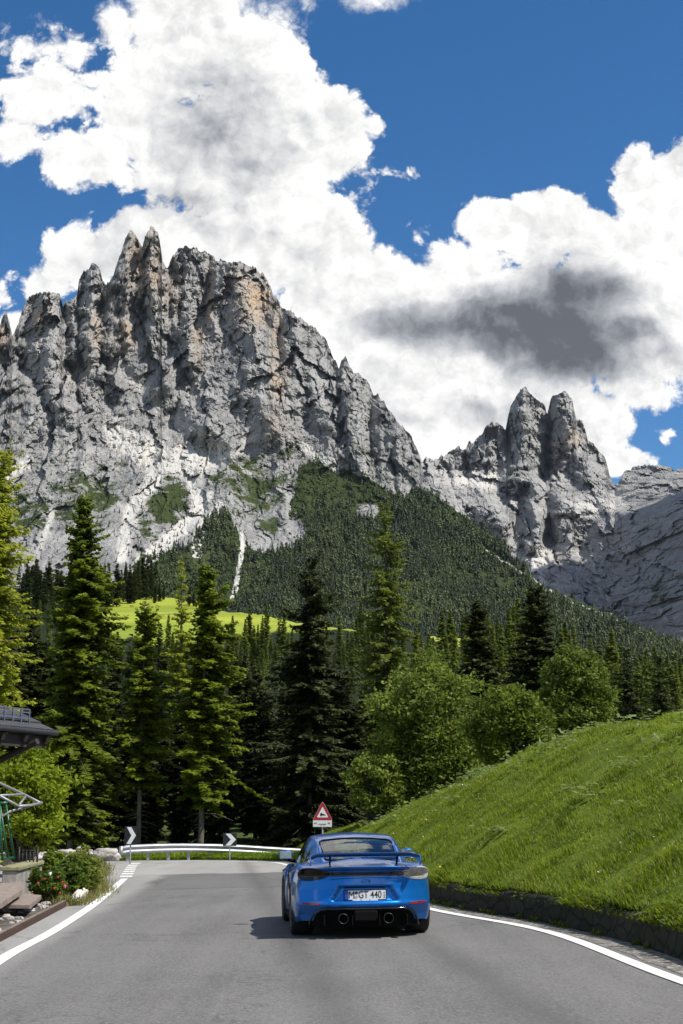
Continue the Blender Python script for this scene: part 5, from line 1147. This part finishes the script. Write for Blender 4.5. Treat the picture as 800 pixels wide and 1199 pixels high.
# lower body: half sections from the sill up over the shoulder to the deck
YS_ = np.concatenate([[YR, YR + .012, YR + .03, YR + .06, YR + .10], np.linspace(YR + .16, 2.0, 86), [2.08, 2.14, 2.18, 2.2]])
st = [-2.2, -2.0, -1.7, -1.25, -.8, -.4, .6, 1.0, 1.25, 1.6, 1.9, 2.2]
W_max = smooth_interp(st, [.855, .875, .90, .905, .885, .86, .855, .875, .89, .86, .78, .45], YS_)
Z_sh = smooth_interp(st, [.80, .845, .885, .90, .885, .86, .84, .83, .81, .74, .66, .52], YS_)      # crown of the wing
Z_dk = smooth_interp(st, [.855, .90, .945, .955, .94, .90, .88, .80, .76, .70, .63, .52], YS_)      # deck centre
shrink = np.interp(YS_, [YR, YR + .012, YR + .03, YR + .06, YR + .10, 2.0, 2.14, 2.2], [.955, .97, .984, .994, 1, 1, .97, .9])
WH = ((-1.24, .345, .375), (1.24, .335, .36))
secs = []
for y, wm, zs, zd, k in zip(YS_, W_max, Z_sh, Z_dk, shrink):
    zb = float(np.interp(y, [-2.2, -1.9, -1.7, 1.7, 1.9, 2.2], [.20, .17, .14, .13, .15, .22]))
    for wy, zc, rr_ in WH:
        if abs(y - wy) < rr_: zb = max(zb, zc + math.sqrt(rr_ ** 2 - (y - wy) ** 2))
    lv = [(0., .96), (.08, .985), (.30, 1.0), (.55, 1.0), (.78, .985), (.92, .955)]
    pts = [(wm * a, zb + (max(zs - .06, zb + .05) - zb) * t) for t, a in lv]
    pts += [(wm * .915, zs - .012), (wm * .86, zs), (wm * .78, zs - .012 + .25 * max(0, zd - zs)), (wm * .62, zs * .45 + zd * .55 - .01), (wm * .40, zd - .008), (wm * .2, zd), (0, zd + .002)]
    p = np.array(pts); c = np.array([0, (zb + zd) / 2]); p = c + (p - c) * (k, 1 - (1 - k) * .8)
    secs.append(spline(p, 34))
SEC = np.stack(secs)                                     # stations x 34 x (x, z)
full_ = np.concatenate([SEC, SEC[:, -2::-1] * (-1, 1)], 1)
def to3(a, y): y = np.broadcast_to(y, a[..., 0].shape); return np.stack([a[..., 0], warp_y(a[..., 0], y, a[..., 1]), a[..., 1]], -1)
B3 = to3(full_, YS_[:, None])
car = thing('sports_car', 'blue sports coupe with rear wing driving away on the road', 'car', (0, 0, 0))
V = [B3.reshape(-1, 3)]; Q = [grid_faces(*B3.shape[:2])]; n0_ = V[0].shape[0]
# tail panel closing the last station, with the trapezoid number plate recess pressed in
cols = 64; L_ = SEC[0]; kx = np.linspace(-1, 1, cols)
zz_ = np.linspace(0, 1, 90); lx = np.interp(zz_, np.linspace(0, 1, 34), L_[:, 0]); lz = np.interp(zz_, np.linspace(0, 1, 34), L_[:, 1])
# rows of the cap run between mirrored points of the outline
cap = np.stack([lx[:, None] * kx[None], np.broadcast_to(lz[:, None], (90, cols))], -1)
def tail_y(x, z):
    x = np.asarray(x, float); z = np.asarray(z, float); y = warp_y(x, np.full(np.broadcast(x, z).shape, YR), z)
    half = np.interp(z, [.44, .61], [.44, .335]); m = np.minimum(np.minimum((half - np.abs(x)) / .018, (z - .445) / .018), (.635 - z) / .012)
    return y + .055 * np.clip(m, 0, 1)
C3 = np.stack([cap[..., 0], tail_y(cap[..., 0], cap[..., 1]), cap[..., 1]], -1)
C3[0, :, 1] = np.where(np.abs(kx) < 1, C3[0, :, 1], C3[0, :, 1])
V.append(C3.reshape(-1, 3)); Q.append(grid_faces(90, cols)[:, ::-1] + n0_)
F_ = full_[-1]; m_ = len(F_)
me = mesh_data('body', np.concatenate(V), np.concatenate(Q), None, None, [M_CAR], True)
bm = bmesh.new(); bm.from_mesh(me); bmesh.ops.remove_doubles(bm, verts=bm.verts[:], dist=.0015); bmesh.ops.recalc_face_normals(bm, faces=bm.faces[:])
ce = sum((f.normal.dot(f.calc_center_median() - Vector((0, 0, .5))) > 0) for f in bm.faces)
if ce < len(bm.faces) / 2: bmesh.ops.reverse_faces(bm, faces=bm.faces[:])
bm.to_mesh(me); bm.free()
body = obj('body', me, car)
# dark floor pan and wheel wells so that no light shines through from below
mb = MB(); mb.box((0, .15, .19), (1.5, 3.9, .04)); mb.box((0, -.02, .45), (1.36, 1.5, .5)); mb.box((0, 1.24, .48), (1.1, .9, .5)); mb.box((0, -1.3, .5), (1.06, 1.3, .55)); mb.build('underbody', M_BLACKP, car)

# ---- cabin: one smooth dome, its panes cut out of it
gy = np.linspace(-1.72, 1.16, 100); ys_ = [-1.72, -1.5, -1.25, -1.0, -.75, -.45, -.1, .25, .5, .75, .95, 1.16]
Zr = smooth_interp(ys_, [.945, 1.005, 1.085, 1.158, 1.212, 1.258, 1.275, 1.262, 1.215, 1.115, 1.0, .84], gy)
Wb_ = smooth_interp(ys_, [.58, .62, .66, .70, .735, .765, .775, .765, .75, .735, .71, .66], gy)       # at the waist
Wt_ = smooth_interp(ys_, [.54, .545, .545, .55, .56, .57, .575, .57, .565, .56, .56, .55], gy)          # at the roof edge
dome = []
for y, zr, wb, wt in zip(gy, Zr, Wb_, Wt_):
    zb = min(.84, zr - .03); zt = zr - .055 - .02 * (zr > 1.15); zt = max(zt, zb + .01)
    p = [(wb, zb), (wb - (wb - wt) * .30, zb + (zt - zb) * .4), (wb - (wb - wt) * .72, zb + (zt - zb) * .82), (wt * .985, zt + (zr - zt) * .18), (wt * .90, zt + (zr - zt) * .55), (wt * .6, zr - .016), (wt * .3, zr - .004), (0, zr)]
    dome.append(spline(p, 40))
DM = np.stack(dome); DMf = np.concatenate([DM, DM[:, -2::-1] * (-1, 1)], 1); nc_ = DMf.shape[1]
D3 = np.stack([DMf[..., 0], np.broadcast_to(gy[:, None], DMf[..., 0].shape), DMf[..., 1]], -1)
D3[..., 1] += .10 * (1 - np.abs(D3[..., 0]) / .6) ** 1 * sstep(.3, 1.1, D3[..., 1]) * 0
q = grid_faces(*D3.shape[:2]); cen = D3.reshape(-1, 3)[q].mean(1); ax = np.abs(cen[:, 0]); cy_, cz_ = cen[:, 1], cen[:, 2]
ridge_ = np.interp(cy_, gy, Zr); wt_i = np.interp(cy_, gy, Wt_); wb_i = np.interp(cy_, gy, Wb_)
rear = (cy_ > -1.66) & (cy_ < -.80) & (ax < np.interp(cy_, [-1.66, -1.58, -.90, -.80], [.40, .462, .485, .43]))
front = (cy_ > .38) & (cy_ < 1.12) & (ax < wt_i * .93)
side = (cz_ < ridge_ - .10) & (cz_ > .885) & (ax > wt_i * .97) & (cy_ > -.78) & (cy_ < .72) & (cz_ < np.interp(cy_, [-.78, -.2, .35, .72], [.96, 1.19, 1.16, .94]))
quarter = (cz_ < ridge_ - .11) & (cz_ > .90) & (ax > wt_i * .97) & (cy_ > -1.12) & (cy_ < -.84) & (cz_ < np.interp(cy_, [-1.12, -.84], [.93, 1.08]))
pane = rear | front | side | quarter
allv = D3.reshape(-1, 3)
def sub_mesh(name, mask, mat, parent, **k):
    f = q[mask]; used, inv = np.unique(f, return_inverse=True); me = mesh_data(name, allv[used], inv.reshape(-1, 4), None, None, [mat], True)
    bm = bmesh.new(); bm.from_mesh(me); bmesh.ops.recalc_face_normals(bm, faces=bm.faces[:])
    if sum(f.normal.dot(f.calc_center_median() - Vector((0, -.2, .8))) > 0 for f in bm.faces) < len(bm.faces) / 2: bmesh.ops.reverse_faces(bm, faces=bm.faces[:])
    bm.to_mesh(me); bm.free(); return obj(name, me, parent)
sub_mesh('roof', ~pane, M_CAR, car)
sub_mesh('rear_window', rear, M_GLASS, car); sub_mesh('windscreen', front, M_GLASS, car)
for s in (-1, 1): sub_mesh('side_window', side & (np.sign(cen[:, 0]) == s), M_SMOKE, car); sub_mesh('quarter_window', quarter & (np.sign(cen[:, 0]) == s), M_SMOKE, car)
def dome_pt(x, y, off=.004):
    """point on the cabin skin above (x, y)"""
    i = int(np.argmin(np.abs(gy - y))); half = DM[i]; z = float(np.interp(abs(x), half[::-1, 0], half[::-1, 1])); return (x, y, z + off)
seal = [dome_pt(x, y) for x, y in ([(-.40, -1.665), (.40, -1.665)] + [(.45, -1.63), (.465, -1.58), (.487, -.90), (.475, -.84), (.43, -.795)] + [(.2, -.785), (0, -.785), (-.2, -.785)] + [(-.43, -.795), (-.475, -.84), (-.487, -.90), (-.465, -1.58), (-.45, -1.63), (-.40, -1.665)])]
MB().tube(seal, .011, 6, False).build('window_seal', M_BLACKP, car, True)
# ---- cabin inside
for s in (-1, 1):
    mb = MB(); x = .36 * s
    mb.prism([(-.25, .45), (.25, .45), (.25, .82), (.20, 1.0), (.13, 1.05), (.13, 1.13), (.10, 1.165), (-.10, 1.165), (-.13, 1.13), (-.13, 1.05), (-.20, 1.0), (-.25, .82)], -.34, -.22)
    mb.V[-1][:, 0] += x; mb.build('seat', M_SEAT, car, bevel=.03)
MB().box((0, .72, .74), (1.3, .34, .2)).build('dashboard', M_BLACKP, car, bevel=.03)
MB().box((0, -1.0, .83), (1.12, 1.25, .05)).build('parcel_shelf', M_BLACKP, car, bevel=.02)
MB().box((0, .50, 1.155), (.22, .03, .06)).build('interior_mirror', M_BLACKP, car, bevel=.012)
a = np.linspace(0, 6.283, 28); MB().tube(np.stack([-.36 + .18 * np.cos(a), .42 + .06 * np.sin(a), .83 + .17 * np.sin(a)], 1), .014, 6, False).build('steering_wheel', M_BLACKP, car, True)

# ---- tail details, laid on the curved tail panel
def on_tail(x, z, off): return (x, float(tail_y(x, z)) - off, z)
def patch(name, outline, off, mat, parent=car, thick=.012, nx=40, nz=14):
    """panel following the tail: outline gives (x, z low, z high) across"""
    o_ = np.array(outline); xs_ = np.linspace(o_[0, 0], o_[-1, 0], nx); lo = np.interp(xs_, o_[:, 0], o_[:, 1]); hi = np.interp(xs_, o_[:, 0], o_[:, 2])
    t = np.linspace(0, 1, nz)[:, None]; Zp = lo[None] * (1 - t) + hi[None] * t; Xp = np.broadcast_to(xs_, Zp.shape)
    P3 = np.stack([Xp, warp_y(Xp, np.full(Xp.shape, YR), Zp) - off, Zp], -1)
    o = obj(name, mesh_data(name, P3, grid_faces(nz, nx), None, None, [mat], True), parent); 
    if thick > .003: m = o.modifiers.new('sheet', 'SOLIDIFY'); m.thickness = thick; m.offset = -1
    return o
patch('light_bar', [(-.60, .762, .805), (-.4, .755, .808), (.4, .755, .808), (.60, .762, .805)], .006, M_GLOSSB)
for s in (-1, 1):
    ol = [(.45, .77, .80), (.50, .742, .815), (.58, .718, .84), (.66, .705, .856), (.74, .700, .858), (.79, .706, .85), (.825, .725, .832), (.84, .76, .80)]
    if s < 0: ol = [(-a_, b, c) for a_, b, c in ol[::-1]]
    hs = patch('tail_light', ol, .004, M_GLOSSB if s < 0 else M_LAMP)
    hs['label'] = 'dark smoked tail light at the shaded side of the car' if s < 0 else 'tail light coloured bright for its sky reflection, at the sunny side of the car'
    inn = [(s * a_, b, c) for a_, b, c in ((.50, .765, .797), (.58, .738, .81), (.68, .722, .83), (.78, .728, .83), (.82, .75, .805))]; inn = inn if s > 0 else inn[::-1]
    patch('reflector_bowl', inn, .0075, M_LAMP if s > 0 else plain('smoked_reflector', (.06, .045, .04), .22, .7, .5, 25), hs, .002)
    for k in range(4):
        zc = .745 + .017 * k; e = [(s * .60, zc, zc + .006), (s * .78, zc + .006, zc + .012)]; e = e if s > 0 else e[::-1]
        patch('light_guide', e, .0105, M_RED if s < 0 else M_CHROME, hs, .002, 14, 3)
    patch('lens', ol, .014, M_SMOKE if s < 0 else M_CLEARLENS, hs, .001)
    rf_ = [(s * .575, .405, .432), (s * .70, .410, .438), (s * .80, .418, .440)]; rf_ = rf_ if s > 0 else rf_[::-1]
    patch('rear_reflector', rf_, .008, M_RED, car)
# lower apron: arched black diffuser with fins and two exhaust pipes
dif = [(-.66, .15, .19), (-.625, .14, .275), (-.57, .135, .325), (-.48, .13, .345), (.48, .13, .345), (.57, .135, .325), (.625, .14, .275), (.66, .15, .19)]
df = patch('diffuser', dif, .010, M_BLACKP, car, .02)
arch = [(x, z) for x, z in ((-.70, .145), (-.67, .25), (-.62, .312), (-.55, .348), (-.46, .36), (.46, .36), (.55, .348), (.62, .312), (.67, .25), (.70, .145))]
ap = spline(arch, 60); MB().tube([(x, float(warp_y(x, YR, z)) - .016, z) for x, z in ap], .013, 6).build('diffuser_edge', M_GLOSSB, df, True)
for x in (-.52, -.17, .17, .52): MB().box((x, YR + .08, .225), (.014, .20, .12), (0, 0, 0)).build('fin', M_BLACKP, df)
MB().box((0, YR + .03, .275), (.30, .05, .14)).build('centre_panel', M_BLACKP, df, bevel=.02)
for s in (-1, 1):
    x = .285 * s; ex = MB(); ex.tube([(x, YR + .25, .245), (x, YR - .028, .245)], .062, 24, False); e_ = ex.build('exhaust_pipe', M_ALLOY, car, True)
    so_ = e_.modifiers.new('wall', 'SOLIDIFY'); so_.thickness = .006
    MB().tube([(x, YR + .10, .245), (x, YR + .12, .245)], .06, 20).build('exhaust_mouth', M_BLACKP, e_, True)
# number plate
pz, py_ = .527, float(tail_y(0, .53)) - .012
pf = MB().box((0, py_ + .004, pz), (.545, .014, .135)).build('number_plate', M_BLACKP, car, bevel=.004)
MB().box((0, py_ - .006, pz), (.52, .010, .11)).build('plate_face', plain('plate_white', (.70, .70, .70), .45, 0, .04, 4), pf)
MB().box((-.237, py_ - .0125, pz), (.044, .003, .108)).build('blue_band', plain('plate_blue', (.008, .05, .32), .4, 0, .1, 4), pf)
def text(name, s, x, z, size, sx, mat, parent, y, align='LEFT', shear=0):
    c = bpy.data.curves.new(name, 'FONT'); c.body = s; c.size = size; c.extrude = .0012; c.align_x = align; c.align_y = 'CENTER'; c.shear = shear; c.offset = .0004
    o = bpy.data.objects.new(name, c); link(o); o.parent = parent; o.location = (x, y, z); o.rotation_euler = (R(90), 0, 0); o.scale = (sx, 1, 1); c.materials.append(mat)
    bpy.context.view_layer.update(); me = bpy.data.meshes.new_from_object(o.evaluated_get(bpy.context.evaluated_depsgraph_get())); me.name = name
    if not me.materials: me.materials.append(mat)
    n = obj('lettering', me, parent); n.location = o.location; n.rotation_euler = o.rotation_euler; n.scale = o.scale; bpy.data.objects.remove(o); return n
mm = MB(); y_m = py_ - .0122
for x in (-.203, -.143): mm.box((x, y_m, pz), (.0125, .003, .084))
for s in (-1, 1): mm.box((-.173 + s * .0135, y_m - .0006, pz + .018), (.0125, .003, .056), (0, R(27) * s, 0))
mm.build('lettering', M_SIGN_BLACK, pf)
text('lettering', 'GT 440', -.088, pz, .125, .76, M_SIGN_BLACK, pf, py_ - .0125)
for dz_, m in ((.026, 'seal_dark'), (-.024, 'seal_grey')):
    MB().tube([(-.112, py_ - .011, pz + dz_), (-.112, py_ - .0135, pz + dz_)], .019, 18).build('registration_seal', plain(m, (.03, .04, .10) if dz_ > 0 else (.35, .34, .36), .5), pf)
for dz_ in (.026, -.004, -.03): MB().box((.243, py_ - .0125, pz + dz_), (.018, .003, .016)).build('small_mark', M_POST, pf)
for x in (-.11, .0, .11): MB().box((x, py_ - .009, pz - .063), (.10, .012, .012)).build('dealer_strip', M_WHITE, pf)
text('badge', 'GT4', 0, .695, .058, 1.1, M_SIGN_BLACK, car, float(warp_y(0, YR, .695)) - .004, 'CENTER', .3)
# panel gaps
MB().tube([(x, float(warp_y(x, YR, .735)) - .0005, .735 - .02 * (abs(x) / .5) ** 2) for x in np.linspace(-.43, .43, 20)], .004, 5).build('tailgate_gap', M_BLACKP, car, True)
# deck lip spoiler
lip = [(x, float(warp_y(x, YR, .858)) + .02, .858 - .03 * (abs(x) / .8) ** 3) for x in np.linspace(-.60, .60, 30)]
mb = MB()
prof_ = [(-.055, .012), (-.06, .022), (.02, .018), (.14, .035), (.14, -.02), (.0, -.03)]
Vl = np.array([[(x, y + (a if a > 0 else a * (1 - (abs(x) / .6) ** 4)), z + b * (1 - .6 * (abs(x) / .6) ** 4)) for a, b in prof_] for x, y, z in lip]); mb.add(Vl.reshape(-1, 3), grid_faces(len(lip), len(prof_), True)); mb.build('spoiler_lip', M_CAR, car, True)
# rear wing on two uprights
xsw = np.linspace(-.69, .69, 41); wy, wz = YR + .10, 1.005
foil = [(-.15, .040), (-.154, .024), (-.08, -.006), (.02, -.022), (.12, -.016), (.15, .002), (.12, .018), (.02, .024), (-.06, .032)]
drop = -.035 * np.clip((np.abs(xsw) - .56) / .13, 0, 1) ** 2 + .006 * (1 - (xsw / .69) ** 2)
taper = 1 - .25 * np.clip((np.abs(xsw) - .56) / .13, 0, 1) ** 2
Vw = np.array([[(x, wy + a * k, wz + b + d_ ) for a, b in foil] for x, d_, k in zip(xsw, drop, taper)])
mb = MB(); mb.add(Vw.reshape(-1, 3), grid_faces(len(xsw), len(foil), True))
for e in (0, len(xsw) - 1): mb.add(np.concatenate([Vw[e], Vw[e].mean(0)[None]]), None, [(i, (i + 1) % 9, 9) for i in range(9)])
wing = mb.build('rear_wing', plain('shade_blue_lacquer', (.002, .045, .17), .3, .3, .15, 4, .4, .8), car, True)  # wing blue darker than the body, shade of its underside put into colour
for s in (-1, 1):
    pl_ = [(-.13, .03), (-.155, -.02), (-.14, -.085), (.06, -.06), (.13, -.005), (.12, .02)]
    mb = MB(); mb.prism([(wy + a, wz - .03 + b) for a, b in pl_], s * .69, s * .702, 0); mb.build('end_plate', M_CAR, wing, bevel=.003)
    mb = MB(); mb.prism([(wy + .10, wz), (wy + .03, wz), (wy + .10, .90), (wy + .20, .88)], s * .43 - .009, s * .43 + .009, 0); mb.build('upright', M_BLACKP, wing, bevel=.004)
# door mirrors
for s in (-1, 1):
    bm = bmesh.new(); bmesh.ops.create_icosphere(bm, subdivisions=3, radius=1)
    for v_ in bm.verts: v_.co = Vector((v_.co.x * .105, v_.co.y * (.075 if v_.co.y > 0 else .045), v_.co.z * .075)) + Vector((s * .875, .44, .965))
    me = bpy.data.meshes.new('door_mirror'); bm.to_mesh(me); bm.free(); me.materials.append(M_CAR)
    for p_ in me.polygons: p_.use_smooth = True
    mr = obj('door_mirror', me, car)
    MB().box((s * .875, .392, .965), (.165, .008, .105)).build('mirror_glass', M_CHROME, mr, bevel=.02)
    MB().tube([(s * .74, .46, .875), (s * .80, .46, .885), (s * .86, .45, .92)], [.028, .022, .024], 8).build('mirror_arm', M_BLACKP, mr, True)
# door handles and side intakes
for s in (-1, 1):
    MB().box((s * .872, -.28, .74), (.022, .20, .028)).build('door_handle', M_CAR, car, bevel=.008)
    MB().box((s * .878, -.66, .66), (.03, .18, .24), (R(14), 0, 0)).build('side_intake', M_BLACKP, car, bevel=.015)
    MB().box((s * .845, 0, .17), (.05, 1.7, .06)).build('sill', M_BLACKP, car, bevel=.012)
# wheels
def wheel_meshes(rad, wid):
    pr_ = [(rad * .70, -wid / 2 + .012), (rad * .90, -wid / 2), (rad * .97, -wid / 2 + .018), (rad, -wid / 2 + .05), (rad, wid / 2 - .05), (rad * .97, wid / 2 - .018), (rad * .90, wid / 2), (rad * .70, wid / 2 - .012)]
    a = np.arange(48) * 2 * math.pi / 48; V = np.array([[(w, r_0 * math.cos(t), r_0 * math.sin(t)) for r_0, w in pr_] for t in a])
    ty = MB(); ty.add(V.reshape(-1, 3), np.concatenate([grid_faces(48, 8), np.array([[47 * 8 + j, 47 * 8 + j + 1, j + 1, j] for j in range(7)])]))
    pr2 = [(rad * .71, -wid / 2 + .01), (rad * .69, -wid / 2 + .01), (rad * .64, -.02), (rad * .64, wid / 2 - .02), (rad * .69, wid / 2 - .01), (rad * .71, wid / 2 - .01)]
    V = np.array([[(w, r_0 * math.cos(t), r_0 * math.sin(t)) for r_0, w in pr2] for t in a]); ri = MB(); ri.add(V.reshape(-1, 3), np.concatenate([grid_faces(48, 6), np.array([[47 * 6 + j, 47 * 6 + j + 1, j + 1, j] for j in range(5)])]))
    for k in range(10):
        t = k * 2 * math.pi / 10 + (.16 if k % 2 else -.16); ri.tube([(wid * .36, .04 * math.cos(t), .04 * math.sin(t)), (wid * .40, rad * .35 * math.cos(t), rad * .35 * math.sin(t)), (wid * .34, rad * .67 * math.cos(t), rad * .67 * math.sin(t))], [.026, .017, .02], 6)
    ri.tube([(wid * .30, 0, 0), (wid * .46, 0, 0)], .05, 14)
    dc = MB(); dc.tube([(wid * .05, 0, 0), (wid * .12, 0, 0)], rad * .52, 32)
    return ty.data('tyre', M_RUBBER, True), ri.data('rim', M_ALLOY, True), dc.data('brake_disc', M_CHROME, True)
for rad, wid, y, xw in ((.345, .295, -1.24, .755), (.335, .245, 1.24, .765)):
    tm, rm, dm = wheel_meshes(rad, wid)
    for s in (-1, 1):
        w_e = obj('wheel', tm, car); w_e.location = (s * xw, y, rad - .004); w_e.rotation_euler = (random.uniform(0, 6), 0, 0) if s > 0 else (random.uniform(0, 6), 0, math.pi)
        obj('rim', rm, w_e); obj('brake_disc', dm, w_e)
cx_, cy_c = float(at(426.5, 1092, 18.75)[0]), 18.75
car.location = (cx_ + math.sin(R(-5)) * -(-2.17) * 0, 0, 0)
YAW = R(5.0)
car.location = (cx_ - math.sin(YAW) * 1.9, cy_c + math.cos(YAW) * 1.9, float(G(cx_, cy_c)) + .004)
car.rotation_euler = (0, -.012, YAW)

# ================================================================== mountain air
hz = MB(); hz.box((0, 0, 930), (19000, 19000, 1870)); me = hz.data('haze')
hm = bpy.data.materials.new('mountain_air'); hm.use_nodes = True; hm.node_tree.nodes.clear(); g = N(hm.node_tree)
pv = g.new('ShaderNodeVolumePrincipled'); pv.inputs['Color'].default_value = (.72, .83, 1, 1); pv.inputs['Density'].default_value = 0.6e-5; pv.inputs['Anisotropy'].default_value = .2
ou = g.new('ShaderNodeOutputMaterial'); g.l.new(pv.outputs[0], ou.inputs['Volume']); me.materials.append(hm)
try: hm.cycles.homogeneous_volume = True
except Exception: pass
obj('haze', me, kind='stuff')
